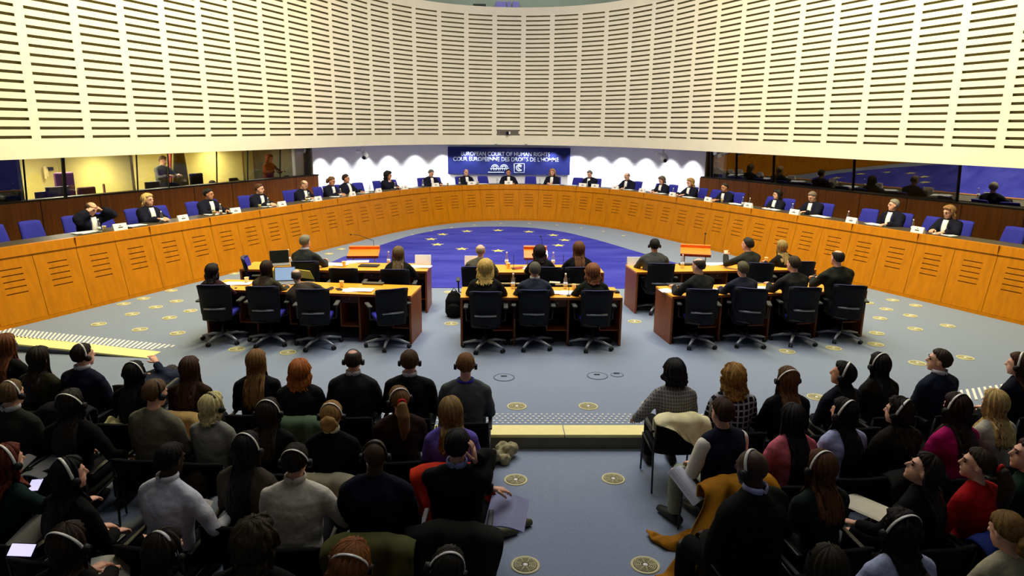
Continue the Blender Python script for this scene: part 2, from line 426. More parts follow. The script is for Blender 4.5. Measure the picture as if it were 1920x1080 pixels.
# panel joints of the walnut wall: thin upright fillets
for nm, s0, s1 in (('trim_6', .6, sL), ('trim_7', sR+.9, bs[-1]-.3)):
    bm = bmesh.new()
    for s in np.arange(s0, s1, 1.35):
        p, n = at_s(BACK, s); t = V((-n.y, n.x, 0))
        M = Matrix.Translation(p) @ Matrix((t, n, V((0, 0, 1)))).transposed().to_4x4()
        box(bm, -.006, .006, -.004, .0, .45, ZW, M)
    struct(nm, bm, m_dark)
wsL, wsR = hit(WHITE, 578, 320), hit(WHITE, 1332, 320)
struct('wall_back', wall_seg(WHITE, wsL-.6, wsR+.6, 0, ZB+.04, .12), m_white)

# raised judges' floor
FZ = .45
bm = ribbon(offset(BENCH, .3), offset(BENCH, 6.2), FZ, FZ); struct('floor_dais', bm, mat('dais carpet', (70, 74, 96), .95, .1, 40))

# far gallery wall and ceiling above the screen
struct('wall_gallery', B(-16, 18, 33, 33.3, 6, 14), mat('grey green gallery', (128, 136, 124), .8, .05, 1))
struct('ceiling', B(-16, 18, -7, 33.3, 13.5, 13.8), mat('ceiling grey', (120, 122, 124), .9, .04, 2))
for k, (px0, px1) in enumerate(((930, 949), (951, 958), (961, 973))):
    a, b = at_y(px0, 11, 32.9), at_y(px1, 3, 32.9)
    o = obj('window_%d' % (20+k), B(a.x, b.x, 32.9, 33., a.z-.4, b.z), mat('violet gallery pane', (92, 84, 160), .3, .1, 2)); o['kind'] = 'structure'
a, b = at_y(887, 12, 32.7), at_y(911, 7, 32.7)
o = obj('gallery_box', B(a.x, b.x, 32.7, 33., a.z-.3, b.z, bev=.02), m_black); tag(o, 'dark box on the gallery ledge above the slatted wall', 'box')

# ---------------------------------------------------------------- interpreter booths behind tilted glass
ZG = 3.0
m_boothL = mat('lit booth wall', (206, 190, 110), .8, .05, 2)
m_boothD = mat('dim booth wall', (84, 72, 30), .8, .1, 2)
m_frame = mat('dark window post', (26, 20, 18), .5)
def bench_frame(q, s):
    p, n = at_s(q, s); t = V((n.y, -n.x, 0))           # t runs along the curve, n outward
    return Matrix.Translation(p) @ Matrix((t, n, V((0, 0, 1)))).transposed().to_4x4()
tilt = math.tan(R(5))
wcount = [0]
def pane(s0, s1, mt):
    wcount[0] += 1
    bm = bmesh.new(); ss = np.linspace(s0, s1, max(2, int((s1-s0)/.8)+1))
    def pt(s, z, d): 
        p, n = at_s(BACK, s); return bm.verts.new(tuple(p+n*(.07-(z-ZW)*tilt+d))[:2]+(z,))
    rows_ = [[pt(s, z, d) for z, d in ((ZW+.04, 0), (ZG, 0))] for s in ss]
    for A, D in zip(rows_, rows_[1:]): bm.faces.new((A[0], D[0], D[1], A[1]))
    return struct('window_%d' % wcount[0], bm, mt)
gl = glass('booth glass', .08, (.96, .97, .9)); gr = glass('dim booth glass', .22, (.9, .9, .8)); gm = glass('mirror glass', .8, (.9, .9, .9)); ge = glass('shaded booth glass', .08, (.7, .8, .9))
pl = [hit(BACK, x, 330) for x in (-160, 46, 120, 258, 317, 408, 466, 527, 579)]
pr = [hit(BACK, x, 330) for x in (1331, 1378, 1448, 1599, 1798, 2080)]
for a, b in zip(pl, pl[1:]): pane(a+.02, b-.02, ge if a == pl[0] else gl)
for k, (a, b) in enumerate(zip(pr, pr[1:])): pane(a+.02, b-.02, gm if k == 4 else gr)
for k, s in enumerate(pl+pr):
    p, n = at_s(BACK, s); t = V((n.y, -n.x, 0)); hw = .035 if k in (2, 8, 9) else .012
    bm = bmesh.new()
    vv = [bm.verts.new(tuple(p+t*a*hw+n*(.03-(z-ZW)*tilt+d))[:2]+(z,)) for z in (ZW, ZG) for a, d in ((-1, 0), (1, 0), (1, .03), (-1, .03))]
    for q in ((3, 2, 1, 0), (4, 5, 6, 7), (0, 1, 5, 4), (1, 2, 6, 5), (2, 3, 7, 6), (3, 0, 4, 7)): bm.faces.new([vv[i] for i in q])
    struct('window_post_%d' % (k+1), bm, m_frame)
# booth rooms
BB = offset(BENCH, 5.4)
kB = lambda s: s/bs[-1]*arc(BB)[-1]
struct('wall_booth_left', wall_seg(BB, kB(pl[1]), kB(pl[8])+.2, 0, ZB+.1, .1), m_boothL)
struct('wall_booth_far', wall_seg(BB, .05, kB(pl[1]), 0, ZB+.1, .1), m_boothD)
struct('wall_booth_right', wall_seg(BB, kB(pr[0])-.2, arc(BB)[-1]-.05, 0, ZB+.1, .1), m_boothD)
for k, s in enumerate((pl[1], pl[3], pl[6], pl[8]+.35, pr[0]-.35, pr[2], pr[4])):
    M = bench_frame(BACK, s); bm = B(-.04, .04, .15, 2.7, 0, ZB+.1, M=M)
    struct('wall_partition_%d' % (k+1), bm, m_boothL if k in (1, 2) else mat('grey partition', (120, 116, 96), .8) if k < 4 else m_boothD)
bm = wall_seg(offset(BACK, .2), .3, pl[8]+.2, ZW-.25, ZW-.21, .55); struct('trim_8', bm, m_dark)
bm = wall_seg(offset(BACK, .2), pr[0]-.2, bs[-1]-.3, ZW-.25, ZW-.21, .55); struct('trim_9', bm, m_dark)
for px, e in ((85, 44), (190, 60), (290, 50), (370, 52), (440, 26), (510, 14), (555, 10)):
    p, n = at_s(BACK, hit(BACK, px, 330)); q = p+n*1.3
    area('booth_lamp', (q.x, q.y, ZB-.05), (q.x, q.y, 0), .5, e, (1, .95, .74))
for px, e in ((1400, 3), (1560, 2)):
    p, n = at_s(BACK, hit(BACK, px, 330)); q = p+n*1.4
    area('booth_lamp', (q.x, q.y, ZB-.05), (q.x, q.y, 0), .5, e, (1, .85, .5))
# booth equipment
def on_back(px, d, z, curve=None):
    qc = offset(BACK, d); q, n = at_s(qc, hit(qc, px, 330))
    return V((q.x, q.y, z)), math.atan2(n.y, n.x)-PI/2
def monitor(px, label, d=.45, w_=.5, yaw=0, scr=None, z=ZW-.2):
    p, a = on_back(px, d, z); t = thing('monitor', p, label, 'monitor', None, a+yaw)
    obj('screen_case', B(-w_/2, w_/2, -.02, .03, .12, .12+w_*.62, bev=.01), scr or m_black, t)
    obj('stand', B(-.03, .03, .02, .05, 0, .2, bev=.005), m_black, t)
    obj('base', B(-.11, .11, -.06, .12, 0, .015, bev=.005), m_black, t)
mb = mat('navy monitor back', (34, 42, 104), .5)
monitor(75, 'navy backed monitor at the booth window, beside the wall telephone', .5, .36, .2, mb)
monitor(105, 'wide navy backed monitor against the dark window post', .45, .5, -.1, mb)
monitor(284, 'black monitor with pale paper beside it in booth', .4, .42)
monitor(437, 'small dark monitor in the dim booth', .4, .3)
monitor(538, 'slim black upright monitor in the last booth', .4, .2)
monitor(1345, 'dark monitor behind the first dim booth glass', .4, .34)
monitor(1395, 'dark monitor behind the dim booth glass near the second post', .5, .3)
def booth_chair(px, d, label, z=.7, col=(92, 52, 74)):
    p, a = on_back(px, d, z); t = thing('booth_chair', p, label, 'chair', None, a+PI)
    cm = mat('booth chair fabric', col, .9)
    bm = bmesh.new(); box(bm, -.23, .23, -.24, -.17, .5, 1.22, bev=.03); o = obj('backrest', bm, cm, t)
    obj('seat', B(-.23, .23, -.2, .24, .42, .5, bev=.03), cm, t)
    bm = bmesh.new(); tube(bm, [(0, 0, .03), (0, 0, .42)], .03); obj('column', bm, m_black, t)
    bm = bmesh.new()
    for k in range(5): tube(bm, [(0, 0, .05), (.27*math.cos(k*1.257), .27*math.sin(k*1.257), .02)], .02, 6)
    obj('base', bm, m_black, t)
def rounded_back(px, d, label, col, z): booth_chair(px, d, label, z, col)
rounded_back(131, .9, 'tall plum booth chair behind the dark window post', (110, 64, 92), .98)
rounded_back(170, .8, 'low plum booth chair leaning near the bottle', (84, 50, 60), .62)
rounded_back(218, .9, 'low brown booth chair in the bright booth', (104, 62, 48), .66)
rounded_back(378, .8, 'wide black booth chair in the third booth', (22, 22, 22), .76)
p, a = on_back(84, 2.55, 2.12); t = thing('wall_telephone', p, 'cream wall telephone on the bright booth wall', 'telephone', None, a)
obj('handset', B(-.05, .0, -.09, -.03, -.16, .16, bev=.02), mat('cream plastic', (220, 200, 130), .5), t); obj('body', B(.0, .07, -.05, 0, -.1, .1, bev=.01), mat('cream plastic', (220, 200, 130), .5), t)
p, a = on_back(96, 2.6, 2.2); o = obj('wall_plaque', B(-.07, .07, -.02, 0, -.04, .04), m_black); o.location = p; o.rotation_euler.z = a; tag(o, 'small dark plaque on the bright booth wall by the telephone', 'plaque')
def text(name, s, width, height, loc, rot, mt, parent=None, ext=.004, bold=0):
    """lettering as a mesh of the given width and cap height, centred on loc"""
    cu = bpy.data.curves.new(name, 'FONT'); cu.body = s; cu.size = 1; cu.extrude = 0; cu.offset = bold
    o = bpy.data.objects.new(name, cu); C.objects.link(o)
    me = bpy.data.meshes.new_from_object(o.evaluated_get(bpy.context.evaluated_depsgraph_get()))
    bpy.data.objects.remove(o); bpy.data.curves.remove(cu)
    P = np.array([v.co[:] for v in me.vertices]); lo, hi = P.min(0), P.max(0)
    for v in me.vertices:
        v.co = ((v.co.x-(lo[0]+hi[0])/2)*width/(hi[0]-lo[0]), (v.co.y-.36)*height/.72, 0)
    bm = bmesh.new(); bm.from_mesh(me); bpy.data.meshes.remove(me)
    r_ = bmesh.ops.extrude_face_region(bm, geom=bm.faces[:])
    bmesh.ops.translate(bm, verts=[q for q in r_['geom'] if isinstance(q, bmesh.types.BMVert)], vec=(0, 0, ext))
    o = obj(name, bm, mt, parent); o.location = loc; o.rotation_euler = rot
    return o
p, a = on_back(134, 2.4, 2.3)
tag(text('booth_number', '2', .16, .3, p, (PI/2, 0, a), mat('number print', (150, 128, 70), .6)), 'booth number painted on the bright rear wall of the booth', 'number')
# hanging coats / curtains in the third booth
def hanging(px, d, label, col, w_, h, z):
    p, a = on_back(px, d, z); bm = bmesh.new()
    n = 14; A = []
    for zz, k in ((h, .6), (h*.7, .8), (h*.35, .95), (0, 1)):
        A.append([bm.verts.new((w_*k*math.cos(i*2*PI/n)/2, .08*math.sin(i*2*PI/n)*(1+.35*math.cos(i*3)), zz)) for i in range(n)])
    for P_, Q in zip(A, A[1:]):
        for i in range(n): bm.faces.new((P_[i], P_[(i+1) % n], Q[(i+1) % n], Q[i]))
    bm.faces.new(A[0]); bm.faces.new(A[-1][::-1])
    o = obj('hanging_coat', bm, mat('booth cloth', col, .9, .2, 12), None, True); o.location = p; o.rotation_euler.z = a
    tag(o, label, 'coat')
hanging(338, .9, 'olive green coat hanging in the third booth', (96, 90, 30), .55, 1.3, 1.4)
hanging(324, 1.0, 'narrow red cloth hanging beside the olive coat', (120, 40, 24), .2, 1.3, 1.4)

# ---------------------------------------------------------------- banner
p, n = at_s(WHITE, hit(WHITE, 949, 300))
bz = V((p.x, p.y-.1, 0))
tl, br = at_y(831, 275, bz.y), at_y(1068, 328, bz.y)
t = thing('banner', (0, bz.y, 0), 'navy banner with white court name and emblems on the back wall', 'banner')
m_navy = mat('navy banner print', (24, 34, 104), .6, .12, .6)
m_let = mat('pale letters', (186, 196, 224), .6, .02, 3)
obj('cloth', B(tl.x, br.x, -.03, 0, br.z, tl.z, bev=.004), m_navy, t)
def bp(px, py):
    q = at_y(px, py, bz.y); return (q.x, -.034, q.z)
bw = lambda wpx: (at_y(949+wpx/2, 290, bz.y)-at_y(949-wpx/2, 290, bz.y)).x
text('lettering', 'EUROPEAN COURT OF HUMAN RIGHTS', bw(166), .16, bp(948, 288.5), (PI/2, 0, 0), m_let, t, .003)
text('lettering', 'COUR EUROP\u00c9ENNE DES DROITS DE L\u2019HOMME', bw(198), .165, bp(949, 298.5), (PI/2, 0, 0), m_let, t, .003, .014)
def line_mark(name, polys, r):
    bm = bmesh.new()
    for pp in polys: tube(bm, pp, r, 6, V((0, 1, 0)))
    return obj(name, bm, m_let, t)
def bpp(lst): return [bp(*q) for q in lst]
line_mark('emblem', [bpp([(915, 323), (945, 323)])]+[bpp([(cx+rx*math.cos(a), 316-ry*math.sin(a)) for a in np.linspace(.1, PI-.1, 8)]) for cx, rx, ry in ((928, 7, 7), (928, 4, 4.5), (945, 7, 7), (945, 4, 4.5))]+[bpp([(x, 316), (x, 320)]) for x in (921, 925, 928, 931, 935, 938, 942, 946, 950)]+[bpp([(919, 316), (954, 316)])], .022)
line_mark('emblem', [bpp([(964, 307), (983, 307), (983, 323.5), (964, 323.5), (964, 307)])], .018)
line_mark('emblem', [bpp([(973.5+5.5*math.cos(a), 315-5.5*math.sin(a)) for a in np.linspace(.6, 5.6, 14)]), bpp([(974+2.6*math.cos(a), 314.5-3*math.sin(a)) for a in np.linspace(0, 5.2, 9)])], .03)
# scallop downlights over the white wall
for px in (600, 637, 683, 728, 778, 830, 880, 930, 985, 1035, 1082, 1125, 1168, 1212, 1258, 1300):
    s = hit(WHITE, px, 300); p, n = at_s(WHITE, s)
    q = p-n*.42
    t = thing('downlight', (q.x, q.y, ZB+.035), 'small recessed downlight in the soffit over the white wall', 'downlight', 'soffit downlights')
    bm = bmesh.new(); lathe(bm, [(.05, -.02), (.05, 0), (.035, .0)], 12); obj('trim_ring', bm, m_steel, t)
    spot('downlight_lamp', (q.x, q.y, ZB-.0), tuple(p-n*.42), 190, (.95, .97, 1), 96, .8, .03)

# cameras -------------------------------------------------------------------
def dome_camera(px, py, label):
    W2 = offset(WALL, .4); q, n = at_s(W2, hit(W2, px, py))
    t = thing('surveillance_camera', (q.x, q.y, ZB-.14), label, 'camera')
    wm = mat('white camera shell', (235, 235, 238), .4)
    bm = bmesh.new(); lathe(bm, [(.05, -.05), (.05, .12), (.1, .14), (.1, .18)], 16); obj('mount', bm, wm, t)
    bm = bmesh.new(); tube(bm, [(-.22, 0, -.05), (.1, 0, -.07)], .05, 10); obj('bracket', bm, wm, t)
    bm = bmesh.new(); ell(bm, (.06, -.02, -.2), (.14, .13, .15)); obj('body', bm, wm, t)
    bm = bmesh.new(); tube(bm, [(.06, -.08, -.24), (.06, -.16, -.28)], [.07, .055], 12); obj('lens', bm, m_black, t)
dome_camera(680, 280, 'white dome camera under the slatted wall, beside the curly dark haired judge')
dome_camera(1243, 288, 'white dome camera under the slatted wall, near the dim booths')
s = hit(WALL, 952, 250); M = bench_frame(WALL, s)
t = thing('wall_camera', M.translation+V((0, 0, 3.06)), 'small camera in a dark niche of the slatted wall above the banner', 'camera', None, M.to_euler().z)
obj('niche', B(-.42, .42, -.012, .03, -.04, .17, bev=.004), mat('niche grey', (104, 96, 88), .8), t)
bm = bmesh.new(); tube(bm, [(-.02, .0, .06), (-.02, -.14, .04)], .055, 12); obj('lens', bm, m_black, t)
obj('bracket', B(.04, .1, -.06, .0, .0, .1, bev=.01), m_paper, t)

# ---------------------------------------------------------------- the judges' bench
ba = arc(BENCH); ZK = 1.29
t = thing('judges_bench', (AX, 25.35, 0), 'long curved honey wood bench of the judges sweeping round the court', 'bench')
def bch(name, bm, mt, parent=t, smooth=False):
    bmesh.ops.translate(bm, verts=bm.verts, vec=(-AX, -25.35, 0)); return obj(name, bm, mt, parent, smooth)
bn = normals(BENCH)
def lean_off(z): return .26*z/ZK
def benchP(u, v, d):
    d = lean_off(v)+d
    return (np.interp(u, ba, BENCH[:, 0])+np.interp(u, ba, bn[:, 0])*d, np.interp(u, ba, BENCH[:, 1])+np.interp(u, ba, bn[:, 1])*d, v)
sc0 = hit(BENCH, 938, 380)
edges = [sc0+.68*k for k in range(-5, 7)]
while edges[0]-.79 > .3: edges.insert(0, edges[0]-.79)
while edges[-1]+.79 < ba[-1]-.3: edges.append(edges[-1]+.79)
for u0_, u1_ in zip(edges, edges[1:]):
    bm = bmesh.new(); pw = u1_-u0_
    g = [(.52+j*.10, .52+j*.10+.018) for j in range(5)]
    vv = [.06]
    for a, b in g: vv += [a, b]
    vv.append(1.12)
    uu = [u0_+.004, u0_+pw*.27, u0_+pw*.5, u0_+pw*.72, u1_-.004]
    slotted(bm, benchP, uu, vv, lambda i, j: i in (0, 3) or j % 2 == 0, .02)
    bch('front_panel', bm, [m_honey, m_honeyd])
def bench_strip(prof, step=.33):
    bm = bmesh.new(); us_ = np.linspace(edges[0], edges[-1], int((edges[-1]-edges[0])/step))
    rings = []
    for u in us_: rings.append([bm.verts.new((np.interp(u, ba, BENCH[:, 0])+np.interp(u, ba, bn[:, 0])*d, np.interp(u, ba, BENCH[:, 1])+np.interp(u, ba, bn[:, 1])*d, z)) for d, z in prof])
    k_ = len(prof)
    for A, D in zip(rings, rings[1:]):
        for k in range(k_): bm.faces.new((A[k], D[k], D[(k+1) % k_], A[(k+1) % k_]))
    bm.faces.new(rings[0]); bm.faces.new(rings[-1][::-1])
    return bm
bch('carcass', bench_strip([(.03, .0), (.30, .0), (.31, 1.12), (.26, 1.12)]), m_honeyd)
bch('plinth', bench_strip([(-.005, 0), (.03, 0), (.04, .055), (.0, .055)]), m_honey)
bch('top_rail', bench_strip([(.205, 1.125), (.33, 1.125), (.33, ZK), (.24, ZK)]), m_honey)
bmj = bmesh.new()
for u in edges[1:-1:2]:
    p, n = at_s(BENCH, u); tt = V((n.y, -n.x, 0)); MM = Matrix.Translation(p+n*.2) @ Matrix((tt, n, V((0, 0, 1)))).transposed().to_4x4()
    box(bmj, -.004, .004, .002, .06, 1.135, ZK+.001, MM)
bch('rail_joint_pattern', bmj, m_honeyd)
bch('desktop', bench_strip([(.33, ZK-.05), (.92, ZK-.05), (.92, ZK-.012), (.33, ZK-.012)]), m_leath)
bch('modesty_board', bench_strip([(.33, FZ), (.36, FZ), (.36, ZK-.05), (.33, ZK-.05)]), m_red)
DESKZ = ZK-.012

# ---------------------------------------------------------------- people
SK = {'l': (226, 172, 146), 'm': (196, 140, 108), 't': (160, 108, 78), 'd': (62, 42, 30)}
def remesh(bm, vox, it=4):
    me = bpy.data.meshes.new('tmp'); bmesh.ops.recalc_face_normals(bm, faces=bm.faces); bm.to_mesh(me); bm.free()
    o = bpy.data.objects.new('tmp', me); C.objects.link(o)
    q = o.modifiers.new('r', 'REMESH'); q.mode = 'VOXEL'; q.voxel_size = vox; q.use_smooth_shade = True
    if it:
        q = o.modifiers.new('s', 'SMOOTH'); q.iterations = it; q.factor = .5
    ev = o.evaluated_get(bpy.context.evaluated_depsgraph_get())
    out = bpy.data.meshes.new_from_object(ev)
    bpy.data.objects.remove(o); bpy.data.meshes.remove(me)
    out.shade_smooth()
    return out
def ik(S, W, l1, l2, pole):
    d = W-S; L = min(max(d.length, .08), (l1+l2)*.995); W = S+d.normalized()*L
    a = (l1*l1-l2*l2+L*L)/(2*L); h = math.sqrt(max(l1*l1-a*a, 0)); n = d.normalized()
    p = pole-n*pole.dot(n)
    return S+n*a+p.normalized()*h, W
def hand(bm, W, d, up_, side, curl=.5, k=1.):
    """palm, four jointed fingers, thumb from the side; d forward, up_ back of the hand"""
    d = d.normalized(); x = d.cross(up_).normalized()*side; up_ = (x.cross(d)*side).normalized()
    c = W+d*.045*k
    tube(bm, [W-d*.02*k, W+d*.02*k, W+d*.06*k, W+d*.09*k], [(.024*k, .019*k), (.036*k, .017*k), (.041*k, .016*k), (.038*k, .012*k)], 8, x)
    for i, (o_, L) in enumerate(((-.03, .066), (-.0105, .078), (.0105, .073), (.029, .058))):
        p = W+d*.085*k+x*o_*k; pts = [p]; a = 0
        for q, s_ in enumerate((.45, .32, .23)):
            a += curl*(.55 if q == 0 else .8)+.04*i
            pts.append(pts[-1]+(d*math.cos(a)-up_*math.sin(a)+x*o_*1.5)*L*s_*k)
        tube(bm, pts, [.0095*k, .009*k, .0082*k, .0062*k], 6, x)
    p = W+d*.018*k-x*.032*k
    tube(bm, [p, p+(d*.6-x*.75-up_*.25).normalized()*.035*k, p+(d*.95-x*.55-up_*.45).normalized()*.062*k, p+(d*1.05-x*.3-up_*.6).normalized()*.083*k], [.0125*k, .011*k, .0095*k, .007*k], 6, x)
TOR = [(-.07, .14, .10), (0, .172, .125), (.12, .155, .112), (.24, .168, .118), (.35, .188, .122), (.43, .19, .108), (.485, .135, .085), (.53, .066, .066)]
SC = (.079, .099, .098)
def make_person(label, loc, yaw, skin='l', lean=0, head=(0, 0, 0), hair=('short', (40, 28, 20)), top=(20, 20, 22), legs=(16, 16, 20), arms=('lap', 'lap'), k=1., fem=False,
                collar=None, headset=None, style='jacket', face=False, vox=.012, group=None, shoes=None, band=20, extra=None, kz=1., tlean=0):
    ro = bpy.data.objects.new('person', None)
    sk = mat('skin '+skin, SK[skin], .55, .06, 14, spec=.3)
    wd = .91 if fem else 1.
    sl = R(lean); tl = R(tlean); sp = V((math.sin(tl), math.sin(sl), math.cos(sl))).normalized()
    zs = .50
    pel = V((0, 0, zs)); sx = V((math.cos(tl), 0, -math.sin(tl)))
    S = lambda t: pel+sp*t
    nb = S(.53); hd_ = V((sp.x*.5, sp.y*.6, 1)).normalized() if lean < 50 else V((0, sp.y, sp.z-.6)).normalized()
    hc = nb+hd_*.148+V((0, .032, 0))
    hy, hp, hr = [R(a) for a in head]
    hc = hc+V((0, math.sin(hp)*.05, -abs(math.sin(hp))*.03))
    HR = Matrix.Rotation(hy, 3, 'Z') @ Matrix.Rotation(-hp, 3, 'X') @ Matrix.Rotation(hr, 3, 'Y')
    hw = lambda x, y, z: hc+HR @ V((x, y, z))
    # arms
    sh, el, wr, hdir, hup, curl = {}, {}, {}, {}, {}, {}
    for sd, spec in ((-1, arms[0]), (1, arms[1])):
        s_ = S(.44)+sx*(.186*wd*sd); pole = V((sd*.75, -.5, -.75)); hu = V((0, 0, 1)); cu = .45
        if spec == 'lap': W = V((sd*.09, .27, .64))
        elif spec == 'desk': W = V((sd*.16, .40+.3*math.sin(sl), .815))
        elif spec == 'deskin': W = V((sd*.07, .36+.3*math.sin(sl), .83))
        elif spec == 'down': W = V((sd*.27, .06, .52)); pole = V((sd*.3, -1, 0))
        elif spec == 'ear': W = hw(sd*.125, -.01, -.09); pole = V((sd*.55, .5, -1)); hu = V((sd, 0, 0)); cu = .3
        elif spec == 'brow': W = hw(sd*.15, .06, .0); pole = V((sd*1, .3, -.3)); hu = V((sd, .3, .3)); cu = .5
        elif spec == 'chin': W = hw(sd*.03, .10, -.19); pole = V((sd*.6, .3, -1)); hu = V((0, 1, 0)); cu = .9
        else: W = V(spec[:3]); 
        E_, W = ik(s_, W, .285*(.94 if fem else 1), .25*(.94 if fem else 1), pole)
        fd = (W-E_).normalized()
        if spec in ('desk', 'deskin', 'lap'): fd = V((-sd*.25, .9, -.05 if spec != 'lap' else -.3))
        if spec == 'ear': fd = V((-sd*.15, .0, 1))
        if spec == 'brow': fd = HR @ V((-sd*.75, -.1, .5))
        sh[sd], el[sd], wr[sd], hdir[sd], hup[sd], curl[sd] = s_, E_, W, fd, hu, cu
    def torso(bm, inf, z0=-9, z1=9):
        rows_ = [(t, a*wd*(.93 if fem and .05 < t < .2 else 1), b) for t, a, b in TOR if z0 <= t <= z1]
        tube(bm, [S(t) for t, a, b in rows_], [(a+inf, b+inf) for t, a, b in rows_], 18, sx)
    def armtube(bm, sd, inf, f=1.):
        a, b, c = sh[sd], el[sd], wr[sd]; e = b+(c-b)*f
        tube(bm, [a-sx*sd*.05, a.lerp(b, .12), a.lerp(b, .5), b, b.lerp(e, .4), e], [.045+inf, .054+inf, .049+inf, .042+inf, .039+inf, .027+inf*1.25], 10)
        ell(bm, a, .05+inf, u=10, v=7)
    # body: one surface
    bm = bmesh.new()
    torso(bm, -.012, z1=.5)
    tube(bm, [S(.46), nb], [(.12*wd, .075), (.06*wd, .06)], 14, sx)
    for sd in (-1, 1):
        armtube(bm, sd, -.010)
        tube(bm, [V((sd*.085, -.02, zs)), V((sd*.11, .22, zs+.015)), V((sd*.125, .43, zs))], [.085, .075, .058], 10)
        tube(bm, [V((sd*.125, .43, zs+.01)), V((sd*.125, .43, .3)), V((sd*.125, .42, .09))], [.056, .054, .036], 10)
        tube(bm, [V((sd*.125, .38, .05)), V((sd*.13, .50, .045)), V((sd*.135, .60, .035))], [.04, .04, .026], 8)
    tube(bm, [nb-hd_*.05, nb+hd_*.03, hw(0, -.012, -.06)], [.062*wd, .053*wd, .052*wd], 12)
    ell(bm, hw(0, -.012, .022), (.076, .097, .092), HR)
    ell(bm, hw(0, .024, -.045), (.060, .068, .074), HR)
    ell(bm, hw(0, .060, -.096), (.030, .026, .022), HR)
    tube(bm, [hw(0, .086, .018), hw(0, .104, -.012), hw(0, .106, -.028)], [.009, .013, .016], 8)
    ell(bm, hw(0, .083, -.058), (.026, .012, .011), HR)
    ell(bm, hw(0, .078, .032), (.05, .014, .010), HR)
    for sd in (-1, 1): ell(bm, hw(sd*.079, -.008, -.012), (.012, .021, .032), HR, 8, 6)
    body = remesh(bm, vox, 3)
    bm = bmesh.new(); bm.from_mesh(body); bpy.data.meshes.remove(body)
    for sd in (-1, 1): hand(bm, wr[sd], hdir[sd], hup[sd], sd, curl[sd])
    bmesh.ops.recalc_face_normals(bm, faces=bm.faces)
    o = obj('person', bm, sk, None, True)
    bpy.data.objects.remove(ro); ro = o
    tag(ro, label, 'person', group)
    ro.location = loc; ro.rotation_euler = (0, 0, yaw); ro.scale = (k, k, k*kz)
    # clothing
    tm = top if isinstance(top, bpy.types.Material) else mat('cloth top', top, .88, .14, 30, .25, spec=.12)
    bm = bmesh.new(); inf = {'jacket': .022, 'shirt': .016, 'sweater': .018, 'robe': .040, 'coat': .036, 'vest': .026}[style]
    rows_ = [(-.07, .165, .125), (.0, .178, .135), (.12, .166, .126), (.24, .176, .128), (.35, .196, .130), (.42, .200, .120), (.47, .165, .098), (.505, .105, .082), (.53, .07, .072)]
    if style in ('sweater', 'shirt', 'vest'): rows_ = [(t_, a-(.006 if t_ < .3 else 0)-(.016 if fem and .05 < t_ < .3 else 0), b-.004) for t_, a, b in rows_]
    tube(bm, [S(t_) for t_, a, b in rows_]+[nb+hd_*(.034 if collar or style in ('jacket', 'coat', 'robe') else .012)], [((a+inf-.008)*wd, b+inf-.010) for t_, a, b in rows_]+[(.064*wd+.004, .064)], 20, sx)
    for sd in (-1, 1): tube(bm, [sh[sd]-sx*sd*.01+V((0, 0, .004)), sh[sd].lerp(nb, .5)+V((0, 0, .004)), nb+V((0, 0, .0))], [.046+inf, .05+inf*.7, .052], 10)
    fl = {'shirt': .97, 'vest': .0}.get(style, .92)
    for sd in (-1, 1):
        if style != 'vest': armtube(bm, sd, inf*.75+(.012 if style == 'robe' else 0), fl)
        else: ell(bm, sh[sd]-sx*sd*.04, .066, u=10, v=7)
    if style in ('jacket', 'robe', 'coat'):
        tube(bm, [S(-.06), V((0, .02, zs-.06))], [(.185*wd, .145), (.2*wd, .15)], 16)
    gm = remesh(bm, max(vox*1.25, .014), 7); sd_ = sum(map(ord, label)) % 89
    nn_ = [V(x_.vector) for x_ in gm.vertex_normals]
    for v in gm.vertices:
        q_ = v.co; a_ = noise.noise(V((q_.x*7+sd_, q_.y*7, q_.z*11)))*.010+noise.noise(V((q_.x*16, q_.y*16+sd_, q_.z*22)))*.004
        v.co = q_+nn_[v.index]*a_
    ob = obj({'jacket': 'jacket', 'shirt': 'shirt', 'sweater': 'sweater', 'robe': 'robe', 'coat': 'coat', 'vest': 'vest'}[style], gm, tm, ro)
    if style == 'vest':
        bm = bmesh.new(); 
        for sd in (-1, 1): armtube(bm, sd, .018, .42)
        obj('sleeves', remesh(bm, .014, 3), mat('cloth top', collar or (220, 220, 215), .88, .06, 30), ro)
    bm = bmesh.new()
    for sd in (-1, 1):
        tube(bm, [V((sd*.085, -.06, zs)), V((sd*.11, .22, zs+.015)), V((sd*.125, .43, zs))], [.105, .09, .074], 12)
        tube(bm, [V((sd*.125, .42, zs)), V((sd*.125, .43, .3)), V((sd*.125, .42, .10))], [.073, .068, .064], 12)
    obj('trousers', remesh(bm, max(vox*1.5, .018), 2), mat('cloth legs', legs, .9, .12, 30, .2, spec=.1), ro)
    if shoes is None and style != 'robe': shoes = (22, 20, 20)
    if shoes:
        for sd in (-1, 1):
            bm = bmesh.new(); tube(bm, [V((sd*.125, .34, .05)), V((sd*.125, .40, .06)), V((sd*.13, .52, .05)), V((sd*.137, .63, .035))], [(.04, .045), (.048, .055), (.052, .045), (.038, .03)], 10)
            obj('shoe', bm, mat('shoe leather', shoes, .5, .1, 20), ro, True)
